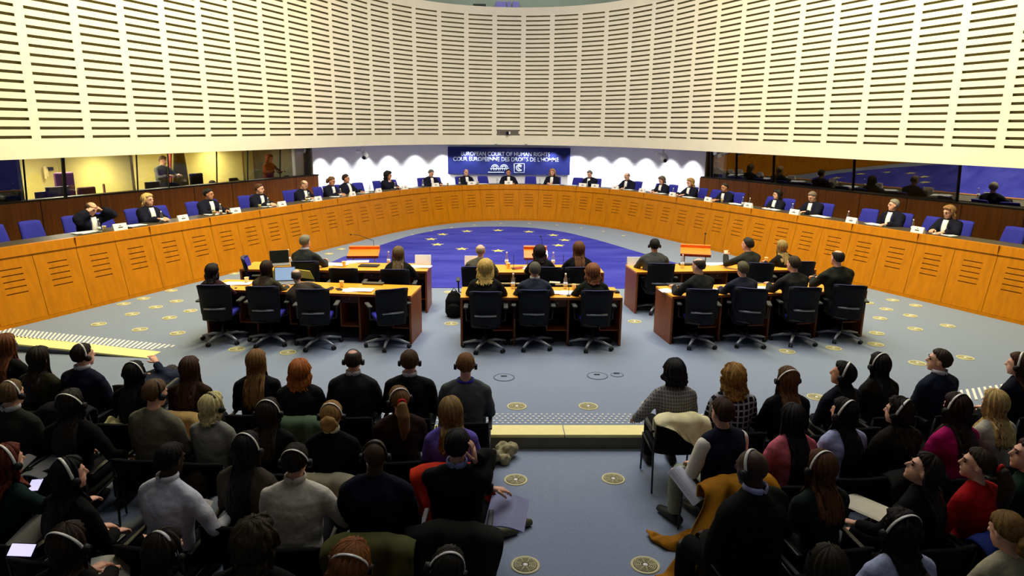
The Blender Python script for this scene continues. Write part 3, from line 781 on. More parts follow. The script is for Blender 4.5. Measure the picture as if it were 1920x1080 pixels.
    if collar and style != 'vest':
        bm = bmesh.new(); n_ = 18
        for z0, z1, r_ in ((.028, .062, .062*wd+.004),):
            a = [nb+hd_*z0+V((math.cos(i*2*PI/n_)*(r_+.006), math.sin(i*2*PI/n_)*(r_+.004), 0)) for i in range(n_)]
            b = [nb+hd_*z1+V((math.cos(i*2*PI/n_)*r_, math.sin(i*2*PI/n_)*r_, 0)) for i in range(n_)]
            tube(bm, [p_.lerp(q_, .5) for p_, q_ in zip(a, b)], [(.006, .024)]*n_, 6, V((1, 0, 0)), closed=True)
        obj('shirt_collar', bm, mat('collar cloth', collar, .8, .04, 20), ro, True)
    if style == 'robe':
        def chest(name, x0, x1, t0, t1, d, m_, taper=1.):
            bm = bmesh.new(); ts = np.linspace(t0, t1, 7); xs = np.linspace(x0, x1, 5); g = {}
            for i, t_ in enumerate(ts):
                a = np.interp(t_, [q[0] for q in TOR], [q[1] for q in TOR])*wd+.05; b = np.interp(t_, [q[0] for q in TOR], [q[2] for q in TOR])+.034+d
                for j, x_ in enumerate(xs):
                    x2 = x_*(1-(1-taper)*(t_-t0)/(t1-t0))
                    for q, e in enumerate((0, .022)):
                        g[i, j, q] = bm.verts.new(S(t_)+sx*x2+V((0, math.cos(sl), -math.sin(sl)))*(b*math.sqrt(max(0, 1-(x2/a)**2))-e))
            for q in (0, 1):
                for i in range(6):
                    for j in range(4): bm.faces.new((g[i, j, q], g[i, j+1, q], g[i+1, j+1, q], g[i+1, j, q]))
            for i in range(6):
                for j in (0, 4): bm.faces.new((g[i, j, 0], g[i+1, j, 0], g[i+1, j, 1], g[i, j, 1]))
            for j in range(4):
                for i in (0, 6): bm.faces.new((g[i, j, 0], g[i, j+1, 0], g[i, j+1, 1], g[i, j, 1]))
            obj(name, bm, m_, ro, True)
        chest('robe_facing', -.085, .085, .05, .5, .004, mat('robe facing', (36, 32, 92), .7), .9)
        chest('jabot', -.06, .06, .08, .535, .014, mat('jabot linen', (244, 242, 238), .8, .03, 20), .8)
    # hair
    hs, hcol = hair[0], hair[1]; L = hair[2] if len(hair) > 2 else 0
    if hs != 'none':
        hcol = tuple(min(255, int(x*1.18+4)) for x in hcol); dk = tuple(int(x*.55) for x in hcol)
        hm = mat('hair '+hs, hcol, .6, .1, 5, .35, spec=.2, stretch=(34, 3, 1), col2=dk, coord='UV')
        me = hair_mesh(hs, L, hw, HR, hc, S, sp, wd, sl, sum(map(ord, label)) % 1023)
        ho = obj('hair', me, hm, ro)
        if hs in ('pony', 'bun', 'updo'):
            bm = bmesh.new()
            if hs == 'pony':
                a = hw(.0, -.115, .02)
                tube(bm, [a, a+V((0, -.05, -.01)), a+V((.01, -.09, -.10)), a+V((.015, -.085, -.22)), a+V((.0, -.075, -.34))], [.026, .045, .056, .05, .014], 12)
                obj('ponytail', remesh(bm, .012, 2), hm, ro)
                bm = bmesh.new(); tube(bm, [a+V((.03*math.cos(i*PI/6), -.035, -.0+.03*math.sin(i*PI/6))) for i in range(12)], .013, 6, V((0, 1, 0)), closed=True)
                obj('scrunchie', bm, mat('scrunchie', (190, 18, 14), .8), ro, True)
            else:
                for q in range(7): ell(bm, hw(.034*math.cos(q*.9), -.118-.010*(q % 2), (-.03 if hs == 'bun' else -.06)+.038*math.sin(q*.9)), (.04, .036, .036), HR, 10, 7)
                obj('bun', remesh(bm, .010, 2), hm, ro)
                if hs == 'updo':
                    bm = bmesh.new(); tube(bm, [hw(-.05, -.155, -.05), hw(.0, -.178, -.035), hw(.06, -.155, -.008)], [(.008, .016), (.006, .022), (.004, .010)], 8)
                    obj('hair_clip', bm, mat('yellow clip', (226, 196, 70), .4), ro, True)
    if face:
        for sd in (-1, 1):
            bm = bmesh.new(); ell(bm, hw(sd*.03, .080, .008), (.012, .010, .009), HR, 8, 6); obj('eye', bm, mat('eye', (60, 44, 36), .25), ro, True)
            bm = bmesh.new(); tube(bm, [hw(sd*.016, .094, .028), hw(sd*.034, .09, .034), hw(sd*.05, .078, .028)], [.004, .005, .003], 6); obj('eyebrow', bm, mat('hair brow', tuple(int(x*.6) for x in hcol), .7), ro, True)
    if headset:
        hb = R(-band); bm = bmesh.new(); ins = {'none': .0, 'bald': .004, 'short': .010, 'pony': .012, 'bun': .012, 'curly': .03}.get(hs, .024)
        pts = [hw((.083+ins)*math.cos(a), -.012-(.126+ins)*math.sin(a)*math.sin(hb)-.01, -.005+(.124+ins)*math.sin(a)*math.cos(hb)) for a in np.linspace(-.1, PI+.1, 19)]
        tube(bm, pts, [(.0105, .004)]*19, 8, HR @ V((0, 1, 0)))
        hso = obj('headset', bm, mat('headband', (214, 212, 206) if headset != 'k' else (24, 24, 26), .35, .04, 20, metal=.1), ro, True)
        for sd in (-1, 1):
            bm = bmesh.new(); tube(bm, [hw(sd*(.078+ins), -.012, -.012), hw(sd*(.104+ins), -.012, -.012)], [.032, .028], 12)
            obj('ear_cup', bm, mat('ear cup', (20, 20, 22), .5), hso, True)
    if extra == 'lanyard':
        bm = bmesh.new(); n_ = 20
        tube(bm, [nb+hd_*.012+V((math.cos(i*2*PI/n_)*.084, math.sin(i*2*PI/n_)*.082, 0)) for i in range(n_)], [(.004, .012)]*n_, 6, V((1, 0, 0)), closed=True)
        obj('lanyard', bm, mat('lanyard blue', (48, 40, 190), .7), ro, True)
    return ro, hc, wr
def hair_mesh(hs, L, hw, HR, hc, S, sp, wd, sl, seed):
    NP, N1, N2 = 72, 13, 12
    bst = L if hs == 'bald' and L else 58
    if hs == 'bald': L = 0
    long_ = L > 0
    th = {'short': .012, 'bald': .006, 'long': .020, 'bob': .022, 'curly': .03, 'pony': .012, 'bun': .012, 'updo': .014}[hs]
    rnd = random.Random(seed)
    jit = [rnd.uniform(.86, 1.06) for _ in range(NP)]
    me = bpy.data.meshes.new('hair'); bm = bmesh.new(); uvl = bm.loops.layers.uv.new('UVMap')
    c0 = V((0, -.012, .022)); grid = []
    zn = (S(.53)).z
    for i in range(NP):
        ph = -PI+2*PI*i/NP; fr = abs(ph)/PI           # 0 at the back, 1 at the front
        tend = R(np.interp(fr, [0, .3, .42, .52, .6, .75, 1], {'bald': [136, 130, 112, 88, 74, 60, 60], 'short': [140, 136, 118, 94, 80, 60, 52]}.get(hs, [136, 130, 116, 100, 76, 58, 52])))
        tend += R(rnd.uniform(-4, 4)); tst = 0.
        if hs == 'bald': tst = R(np.interp(fr, [0, .4, .55, .7, 1], [bst, bst-2, bst, 60, 60]))
        row = []
        st = .0035*math.sin(ph*17+seed)+.0025*math.sin(ph*31+seed*2)
        for j in range(N1):
            v = j/(N1-1); te = tst+(tend-tst)*v
            edge = 1-max(0, (v-.85)/.15)*(1 if not (long_ and fr < .6) else 0)*.8
            if hs == 'bald': edge *= min(1, v/.15)*.9+.1
            rr = [SC[q]-.002+(th+st*(0.4+v)*(2.0 if long_ else 1))*edge for q in range(3)]
            vol = 1+(.10*max(0, math.sin(te))*(1-fr*.4) if hs in ('bob', 'curly') else 0)
            p = V((math.sin(ph)*math.sin(te)*rr[0]*vol, -math.cos(ph)*math.sin(te)*rr[1]*vol, math.cos(te)*rr[2]))
            w_ = hw(*(c0+p))
            if hs in ('curly',) or hs == 'long' and L > 90:
                w_ = w_+noise.noise_vector(w_*26+V((seed, 0, 0)))*.018
            if hs in ('short', 'bob', 'bald', 'updo', 'bun', 'pony'): w_ = w_+noise.noise_vector(w_*34+V((seed, 0, 0)))*.006*v+noise.noise_vector(w_*13+V((seed, 5, 0)))*.005*(hs != 'bald')
            row.append(w_)
        if long_:
            k_ = max(0., min(1., (.60-fr)/.16))
            last = row[-1]; out = HR @ V((math.sin(ph), -math.cos(ph), 0)); out.z = 0
            Lf = (L % 90)/100*k_*jit[i] if L < 90 else (L-90)/100*k_*jit[i]
            for j in range(1, N2+1):
                v = j/N2
                fl = .028*math.sin(min(1, v*1.4)*PI*.7) if hs != 'long' else .012*v
                p = last+V((0, 0, -Lf*v))+out*(fl*k_+st*2.5*v)+V((-last.x+hc.x, 0, 0))*(.10*v*v)
                p = p+V((math.sin(v*7+ph*9+seed)*.004, 0, 0))*v
                # keep clear of the shoulders and back
                t_ = (p-V((0, 0, .5))).dot(sp)
                if -.1 < t_ < .56:
                    a = np.interp(t_, [q[0] for q in TOR], [q[1] for q in TOR])*wd+.04; b = np.interp(t_, [q[0] for q in TOR], [q[2] for q in TOR])+.038
                    cen = S(t_); dx, dy = p.x-cen.x, p.y-cen.y
                    if (dx/a)**2+(dy/b)**2 < 1 and abs(dx) < a:
                        p.y = cen.y+math.copysign(b*math.sqrt(1-(dx/a)**2), dy if fr > .42 else -1)
                if hs == 'curly' or L > 90: p = p+noise.noise_vector(p*22+V((seed, 0, 0)))*.026
                row.append(p)
        grid.append(row)
    n = len(grid[0])
    vg = [[bm.verts.new(p) for p in r_] for r_ in grid]
    for i in range(NP):
        a, b = vg[i], vg[(i+1) % NP]
        for j in range(n-1):
            try: f = bm.faces.new((a[j], b[j], b[j+1], a[j+1]))
            except ValueError: continue
            f.smooth = True
            for l_, (uu, vv) in zip(f.loops, ((i, j), (i+1, j), (i+1, j+1), (i, j+1))): l_[uvl].uv = (uu/NP, vv/n)
    # inner shell closes the wig
    ext = bmesh.ops.duplicate(bm, geom=list(bm.verts)+list(bm.edges)+list(bm.faces))
    mp = ext['vert_map']
    for i in range(NP):
        for j in range(n):
            q = mp[vg[i][j]]; c = hc if j < N1 else V((hc.x, hc.y+.02, q.co.z))
            dv = (c-q.co)
            q.co = q.co+dv.normalized()*min(.016, dv.length*.3)
        for jj in (n-1,) + ((0,) if hs == 'bald' else ()):
            a, b = vg[i][jj], vg[(i+1) % NP][jj]
            try: bm.faces.new((a, b, mp[b], mp[a]))
            except Exception: pass
    bmesh.ops.recalc_face_normals(bm, faces=bm.faces)
    bm.to_mesh(me); bm.free(); me.shade_smooth()
    return me

# ---------------------------------------------------------------- chair masters
def curved_back(bm, w0, w1, z0, z1, y0, y1, th, curve=.04, nx=8, nz=8, mi=0):
    g = {}
    for i in range(nx+1):
        for j in range(nz+1):
            u, v = i/nx*2-1, j/nz
            wd_ = w0+(w1-w0)*v; x = u*wd_
            c = min(1, 6*(1-abs(u)))*.5+.5
            y = y0+(y1-y0)*v-curve*(1-u*u)+.02*math.sin(v*PI)
            z = z0+(z1-z0)*v-(.012*u**6 if j == nz else 0)
            g[i, j, 0] = bm.verts.new((x, y-th/2*c, z)); g[i, j, 1] = bm.verts.new((x, y+th/2*c, z))
    for i in range(nx):
        for j in range(nz):
            for q in (0, 1): bm.faces.new((g[i, j, q], g[i+1, j, q], g[i+1, j+1, q], g[i, j+1, q]))
    for i in range(nx):
        for j in (0, nz): bm.faces.new((g[i, j, 0], g[i+1, j, 0], g[i+1, j, 1], g[i, j, 1]))
    for j in range(nz):
        for i in (0, nx): bm.faces.new((g[i, j, 0], g[i, j+1, 0], g[i, j+1, 1], g[i, j, 1]))
    for f in bm.faces: f.smooth = True; f.material_index = mi
def star_base(t, r=.35, mt=None, caster=True):
    bm = bmesh.new(); lathe(bm, [(.03, .09), (.032, .2), (.024, .2), (.024, .40)], 12); obj('column', bm, m_black, t, True)
    for k in range(5):
        a = k*2*PI/5+PI/2+.2; d = V((math.cos(a), math.sin(a), 0))
        bm = bmesh.new(); tube(bm, [V((0, 0, .12))+d*.02, V((0, 0, .115))+d*r*.5, V((0, 0, .075))+d*r], [(.026, .028), (.022, .024), (.015, .018)], 8, V((0, 0, 1)))
        obj('base_arm', bm, mt or m_alu, t, True)
        if caster:
            bm = bmesh.new(); c = d*r; s_ = V((-d.y, d.x, 0))
            for q in (-1, 1): tube(bm, [c+s_*q*.008+V((0, 0, .03)), c+s_*q*.028+V((0, 0, .03))], .03, 12)
            obj('caster', bm, m_black, t, True)
m_navyb = mat('black mesh back', (13, 15, 22), .7, .12, 60, .15, spec=.25)
m_alud = mat('dark steel tube', (58, 60, 64), .35, .05, 30, metal=.6)
def swivel_chair():
    t = thing('swivel_chair', (0, 0, 0), '', 'chair')
    bm = bmesh.new(); box(bm, -.215, .215, -.21, .25, .43, .5, bev=.03); obj('seat', bm, m_chair, t); smooth_by_angle(t.children[-1])
    bm = bmesh.new(); curved_back(bm, .22, .245, .40, .965, -.235, -.30, .045, .05); obj('backrest', bm, m_navyb, t)
    bm = bmesh.new(); curved_back(bm, .236, .237, .945, .972, -.298, -.303, .05, .05, 8, 2); obj('top_edge', bm, mat('navy edge', (40, 42, 84), .6), t)
    bm = bmesh.new(); tube(bm, [(-.16, -.335, .60), (0, -.35, .60), (.16, -.335, .60)], [(.014, .008)]*3, 8, V((0, 0, 1))); obj('lumbar_bar', bm, m_steel, t)
    bm = bmesh.new(); tube(bm, [(-.19, -.27, .425), (0, -.31, .415), (.19, -.27, .425)], [.014]*3, 8); tube(bm, [(0, -.05, .42), (0, -.25, .42), (0, -.31, .56)], [(.03, .015), (.03, .015), (.03, .012)], 8); obj('back_bracket', bm, m_black, t, True)
    for s_ in (-1, 1):
        bm = bmesh.new(); tube(bm, [(s_*.2, -.05, .44), (s_*.29, -.06, .46), (s_*.30, -.06, .66)], [.014]*3, 8); obj('arm_post', bm, m_black, t, True)
        bm = bmesh.new(); box(bm, s_*.30-.035, s_*.30+.035, -.17, .12, .66, .69, bev=.012); obj('armrest', bm, m_alu if False else mat('armrest pad', (64, 66, 62), .6), t)
    star_base(t)
    return t
def judge_chair():
    t = thing('judge_chair', (0, 0, 0), '', 'chair')
    bm = bmesh.new(); box(bm, -.24, .24, -.2, .26, .42, .52, bev=.035); obj('seat', bm, m_chair, t); smooth_by_angle(t.children[-1])
    bm = bmesh.new(); curved_back(bm, .25, .205, .47, 1.06, -.2, -.33, .06, .03); obj('backrest', bm, m_chair, t)
    for s_ in (-1, 1):
        bm = bmesh.new(); tube(bm, [(s_*.24, -.15, .46), (s_*.29, -.12, .62), (s_*.29, .14, .64)], [.016, .016, .018], 8); obj('armrest', bm, m_black, t, True)
    star_base(t, .3)
    return t
def audience_chair():
    t = thing('audience_chair', (0, 0, 0), '', 'chair')
    bm = bmesh.new(); box(bm, -.225, .225, -.2, .25, .40, .455, bev=.025); obj('seat', bm, m_blackf, t); smooth_by_angle(t.children[-1])
    bm = bmesh.new(); curved_back(bm, .215, .23, .42, .74, -.21, -.28, .045, .035); obj('backrest', bm, m_blackf, t)
    for s_ in (-1, 1):
        bm = bmesh.new(); tube(bm, [(s_*.225, -.27, .70), (s_*.235, -.23, .42), (s_*.235, -.26, .012)], [.010]*3, 8); obj('rear_leg', bm, m_alud, t, True)
        bm = bmesh.new(); tube(bm, [(s_*.24, -.2, .42), (s_*.24, .22, .43), (s_*.24, .25, .012)], [.010]*3, 8); obj('front_leg', bm, m_alud, t, True)
        bm = bmesh.new(); box(bm, s_*.245-.02, s_*.245+.02, -.2, .2, .62, .645, bev=.008); obj('armrest', bm, m_black, t)
    return t
masters = {}
def place(kind, fn, loc, rz, label, group=None):
    if kind not in masters:
        masters[kind] = fn(); r = masters[kind]; r.location = loc; r.rotation_euler = (0, 0, rz); r['label'] = label
        if group: r['group'] = group
        return r
    r = dup(masters[kind], loc, rz, label)
    if group: r['group'] = group
    elif 'group' in r: del r['group']
    return r

# ---------------------------------------------------------------- judges
SEAT = offset(BENCH, 1.12)
def facing(n): return math.atan2(n.x, -n.y)      # yaw that turns +Y onto -n
J = [ # px, head-top py, who, look yaw, pitch, hair, skin, fem, arms, lean
 (155, 378, 'bald judge holding his head', 10, 32, ('bald', (110, 90, 76)), 'l', 0, ('brow', 'brow'), 14),
 (271, 360, 'blonde judge in profile', 12, 0, ('bob', (214, 178, 116), 10), 'l', 1, ('deskin', 'deskin'), 4),
 (382, 347, 'dark haired judge turned to the centre', 18, 4, ('short', (30, 26, 24)), 'm', 0, ('desk', 'desk'), 8),
 (477, 339, 'brown haired judge with clasped hands', 14, 4, ('short', (84, 54, 38)), 'l', 0, ('deskin', 'deskin'), 10),
 (559, 333, 'bald judge bent over his papers', 6, 28, ('bald', (120, 100, 84)), 'l', 0, ('desk', 'deskin'), 12),
 (614, 328, 'brown haired judge with a bun', 8, 16, ('bun', (104, 72, 44)), 'm', 1, ('deskin', 'deskin'), 8),
 (650, 321, 'dark haired judge leaning back', 20, 2, ('short', (40, 28, 24)), 'm', 0, ('desk', 'lap'), -6),
 (723, 319, 'curly dark haired judge', 25, 10, ('curly', (26, 22, 22), 6), 'm', 1, ('deskin', 'chin'), 6),
 (803, 317, 'grey haired judge under the banner edge', 5, 22, ('short', (98, 96, 96)), 'l', 0, ('desk', 'desk'), 10),
 (872, 317, 'bald judge with clasped hands', 0, 4, ('bald', (120, 104, 90)), 'l', 0, ('deskin', 'deskin'), 6),
 (953, 317, 'presiding judge under the emblems', 0, 2, ('short', (40, 30, 26)), 'm', 0, ('desk', 'desk'), 6),
 (1037, 317, 'light haired judge under the banner', -6, 8, ('bob', (172, 132, 84), 12), 'l', 1, ('deskin', 'deskin'), 6),
 (1110, 318, 'grey haired judge with chin on hands', -2, 22, ('short', (110, 106, 102)), 'l', 0, ('chin', 'deskin'), 10),
 (1182, 325, 'bald judge reading near the dome camera', -5, 26, ('bald', (130, 110, 96)), 'l', 0, ('desk', 'desk'), 10),
 (1247, 333, 'grey brown haired judge reading', -2, 24, ('bob', (96, 82, 66), 6), 'l', 1, ('desk', 'deskin'), 8),
 (1301, 337, 'fair haired judge writing by the walnut wall', -6, 16, ('bob', (160, 124, 78), 12), 'l', 1, ('deskin', 'desk'), 8),
 (1369, 346, 'dark haired judge slumped forward', -2, 10, ('short', (52, 40, 32)), 'm', 0, ('deskin', 'deskin'), 14),
 (1462, 356, 'dark haired judge in profile', -22, 4, ('bob', (28, 24, 24), 8), 'l', 1, ('deskin', 'deskin'), 4),
 (1533, 362, 'grey haired judge with bowed head', -2, 26, ('short', (124, 108, 96)), 'l', 0, ('deskin', 'desk'), 10),
 (1680, 373, 'grey haired judge looking sideways', -30, 0, ('short', (142, 136, 124)), 'l', 0, ('desk', 'lap'), 2),
 (1789, 385, 'light brown haired judge writing', -12, 16, ('bob', (150, 112, 72), 12), 'l', 1, ('desk', 'deskin'), 8)]
jpos = []
for px, py, who, hy, hp, hair, skn, fem, arms, ln in J:
    s = hit(SEAT, px, py); p, n = at_s(SEAT, s)
    z = at_y(px, py, p.y).z
    kk = max(.92, min(1.08, (z-FZ)/(1.31-.03*(hp > 15)-.0015*max(0, ln)**1.5)))
    a = facing(n)
    make_person(who+' in a dark robe', (p.x, p.y, FZ), a, skn, ln, (hy, hp, 0), hair, (20, 21, 36), (16, 16, 20), arms, kk, bool(fem), None, None, 'robe', True, .016, None)
    q = p+n*.08
    place('judge_chair', judge_chair, (q.x, q.y, FZ), a+R(random.uniform(-8, 8)), 'blue chair occupied by the '+who)
    jpos.append((s, who))
empt = [5, 75, 212, 317, 420, 503, 573, 632, 684, 750, 827, 912, 995, 1075, 1162, 1225, 1283, 1325, 1348, 1426, 1510, 1617, 1730, 1888]
slots_ = {}
def short(w_):
    for a_, b_ in (('under the banner edge', 'under the banner edge'), ('with bowed head', 'with bowed head'), ('with chin on hands', 'with chin on hands'), ('reading near the dome camera', 'reading'), ('looking along the bench', 'looking sideways'), ('bent over his papers', 'bent over papers')):
        if a_ in w_: return w_.split(' judge')[0]+' judge '+b_
    return w_.split(' judge')[0]+' judge'
CH = offset(BENCH, 1.2)
for px in empt:
    s = hit(CH, px, 400)
    ss = hit(SEAT, px, 400)
    j = sum(1 for q in jpos if q[0] < ss)
    slots_.setdefault(j, []).append((ss, s))
for j, lst in slots_.items():
    for i, (ss, s) in enumerate(sorted(lst)):
        if j == 0: lb = 'empty blue chair at the near bench end by the bald judge, '+('outermost' if i == 0 else 'the next one in')
        elif j == len(J): lb = 'empty blue chair at the far end of the bench beyond the light brown haired judge'
        elif len(lst) == 1: lb = 'empty blue chair between %s and %s' % (short(jpos[j-1][1]), short(J[j][2]))
        elif 0: pass
        else: lb = 'empty blue chair next to the %s, %s' % ((jpos[j-1] if i < len(lst)/2 else jpos[j])[1], 'before' if i >= len(lst)/2 else 'after')
        p, n = at_s(CH, s)
        place('judge_chair', judge_chair, (p.x, p.y, FZ), facing(n)+R(random.uniform(-14, 14)), lb)
# things on the bench -----------------------------------------------------
used = {}
def lab(base, who):
    i = used.get((base, who), 0); used[base, who] = i+1
    return base+[' before the ', ' just beyond the ', ' two places along from the ', ' three places along from the '][min(i, 3)]+who
def near_judge(s): return min(jpos, key=lambda q: abs(q[0]-s))[1]
def nameplate():
    t = thing('name_plate', (0, 0, 0), '', 'name plate')
    bm = bmesh.new(); prism(bm, [(-.045, 0), (.045, 0), (.008, .13), (-.008, .13)], -.145, .145)
    bmesh.ops.rotate(bm, verts=bm.verts, cent=(0, 0, 0), matrix=Matrix(((0, 0, 1), (1, 0, 0), (0, 1, 0))))
    obj('card', bm, m_paper, t)
    bm = bmesh.new(); box(bm, -.05, .05, -.0335, -.032, .048, .07); box(bm, -.02, .02, -.0235, -.022, .085, .097)
    for v in bm.verts: v.co.y -= .0005
    obj('printed_name', bm, mat('name print', (96, 96, 100), .7), t)
    return t
def bottle():
    t = thing('water_bottle', (0, 0, 0), '', 'bottle')
    bm = bmesh.new(); lathe(bm, [(.03, 0), (.034, .01), (.034, .13), (.028, .17), (.014, .21), (.013, .235)], 14); obj('body', bm, m_bottle, t, True)
    bm = bmesh.new(); lathe(bm, [(.015, .23), (.015, .25), (.012, .252)], 12); obj('cap', bm, mat('bottle cap', (236, 236, 240), .5), t, True)
    bm = bmesh.new(); lathe(bm, [(.0345, .05), (.0345, .10)], 14); obj('paper_label', bm, mat('bottle label', (222, 226, 230), .6), t)
    return t
def papers():
    t = thing('document', (0, 0, 0), '', 'paper')
    for i in range(3):
        M = Matrix.Translation((random.uniform(-.03, .03), random.uniform(-.02, .02), .0)) @ Matrix.Rotation(random.uniform(-.2, .2), 4, 'Z')
        obj('sheet', B(-.16-.08*(i == 1), .16+.1*(i == 2), -.11, .11, i*.006, i*.006+.005, M), m_paper, t)
    return t
def cup():
    t = thing('paper_cup', (0, 0, 0), '', 'cup')
    bm = bmesh.new(); lathe(bm, [(.026, 0), (.036, .095), (.038, .1), (.034, .098), (.025, .01)], 14); obj('cup_wall', bm, m_cup, t, True)
    bm = bmesh.new(); lathe(bm, [(.03, .06), (.0301, .063)], 14); obj('drink', bm, mat('drink', (150, 100, 50), .2), t)
    return t
def mug():
    return cup()
BI = {'n': (nameplate, 'white name plate', .40), 'b': (bottle, 'clear water bottle', .52), 'p': (papers, 'white papers', .66), 'c': (cup, 'cream paper cup', .55)}
items = [('n', x) for x in (221, 341, 441, 529, 597, 662, 711, 760, 817, 884, 953, 1091, 1114, 1152, 1202, 1259, 1326, 1402, 1490, 1599, 1726)] + \
 [('b', x) for x in (182, 302, 414, 504, 581, 640, 695, 742, 794, 862, 932, 1011, 1260, 1391, 1404, 1485, 1591, 1715)] + \
 [('p', x) for x in (160, 250, 405, 507, 585, 636, 687, 775, 845, 905, 1038, 1070, 1175, 1235, 1290, 1380, 1447, 1540, 1647, 1777)] + [('c', x) for x in (192, 401, 488, 576, 840, 896, 1352)]
for kd, px in items:
    fn, base, d = BI[kd]; q = offset(BENCH, d); s = hit(q, px, 400); p, n = at_s(q, s)
    place('b'+kd, fn, (p.x, p.y, DESKZ), facing(n)+PI+R(random.uniform(-6, 6)) if kd == 'n' else facing(n), lab(base+' on the bench', near_judge(hit(SEAT, px, 400))))
for px, j in ((236, 'blonde judge'), (432, 'dark haired judge turned to the centre')):
    q = offset(BENCH, .42); p, n = at_s(q, hit(q, px, 400))
    t = thing('microphone_unit', (p.x, p.y, DESKZ), 'small black microphone unit on the bench by the '+j, 'microphone', None, facing(n))
    obj('unit_base', B(-.07, .07, -.05, .05, 0, .035, bev=.008), m_black, t)
    bm = bmesh.new(); tube(bm, [(0, 0, .03), (0, -.03, .12), (0, -.08, .16)], .005, 6); obj('stem', bm, m_black, t)

# ---------------------------------------------------------------- desks of the parties
def desk(label, a, b, nb_, lower=True, depth=.72, hgt=.78):
    a, b = V((*a, 0)), V((*b, 0)); L = (b-a).length; rz = math.atan2(b.y-a.y, b.x-a.x)
    t = thing('counsel_desk', a, label, 'desk', None, rz)
    obj('worktop', B(0, L, 0, depth, hgt-.035, hgt, bev=.004), m_top, t)
    obj('edge_band', B(.002, L-.002, -.004, .0, hgt-.04, hgt-.002), m_red, t)
    for x in (0, L-.035): obj('end_panel', B(x, x+.035, .0, depth-.01, 0, hgt-.035, bev=.003), m_red, t)
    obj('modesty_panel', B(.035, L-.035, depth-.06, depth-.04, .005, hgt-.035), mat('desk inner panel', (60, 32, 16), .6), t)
    for i in range(1, nb_):
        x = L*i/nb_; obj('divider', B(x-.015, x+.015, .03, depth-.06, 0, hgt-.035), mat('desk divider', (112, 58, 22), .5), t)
    for i in range(nb_):
        x1 = L*(i+1)/nb_-.02
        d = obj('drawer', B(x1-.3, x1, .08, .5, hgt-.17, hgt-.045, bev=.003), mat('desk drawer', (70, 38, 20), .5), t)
        bm = bmesh.new(); lathe(bm, [(.012, 0), (.012, .012), (.006, .014)], 10); bmesh.ops.rotate(bm, verts=bm.verts, cent=(0, 0, 0), matrix=Matrix.Rotation(PI/2, 3, 'X')); bmesh.ops.translate(bm, verts=bm.verts, vec=(x1-.15, .08, hgt-.1))
        obj('keyhole', bm, m_steel, d)
        obj('shelf', B(x1-.3, x1, .1, .5, .22, .24), m_red, t)
        obj('shelf_side', B(x1-.31, x1-.295, .1, .5, .22, hgt-.17), m_red, t)
    return t
desk('cherry wood front desk with four swivel chairs, beside the ramp', (-4.6, 10.74), (-1.3, 10.35), 4)
desk('cherry wood rear desk with open laptop and lectern in front', (-4.6, 12.3), (-1.24, 12.23), 4)
desk('cherry wood middle front desk with two bottles and three chairs', (-.54, 10.26), (1.95, 10.3), 3)
desk('cherry wood middle rear desk standing on the royal blue carpet', (-.57, 12.15), (1.95, 12.2), 3)
desk('cherry wood front desk with four men seated behind it', (2.74, 10.40), (6.05, 10.86), 4)
desk('cherry wood rear desk where the man with headphones sits', (2.55, 12.25), (6.0, 12.6), 4)

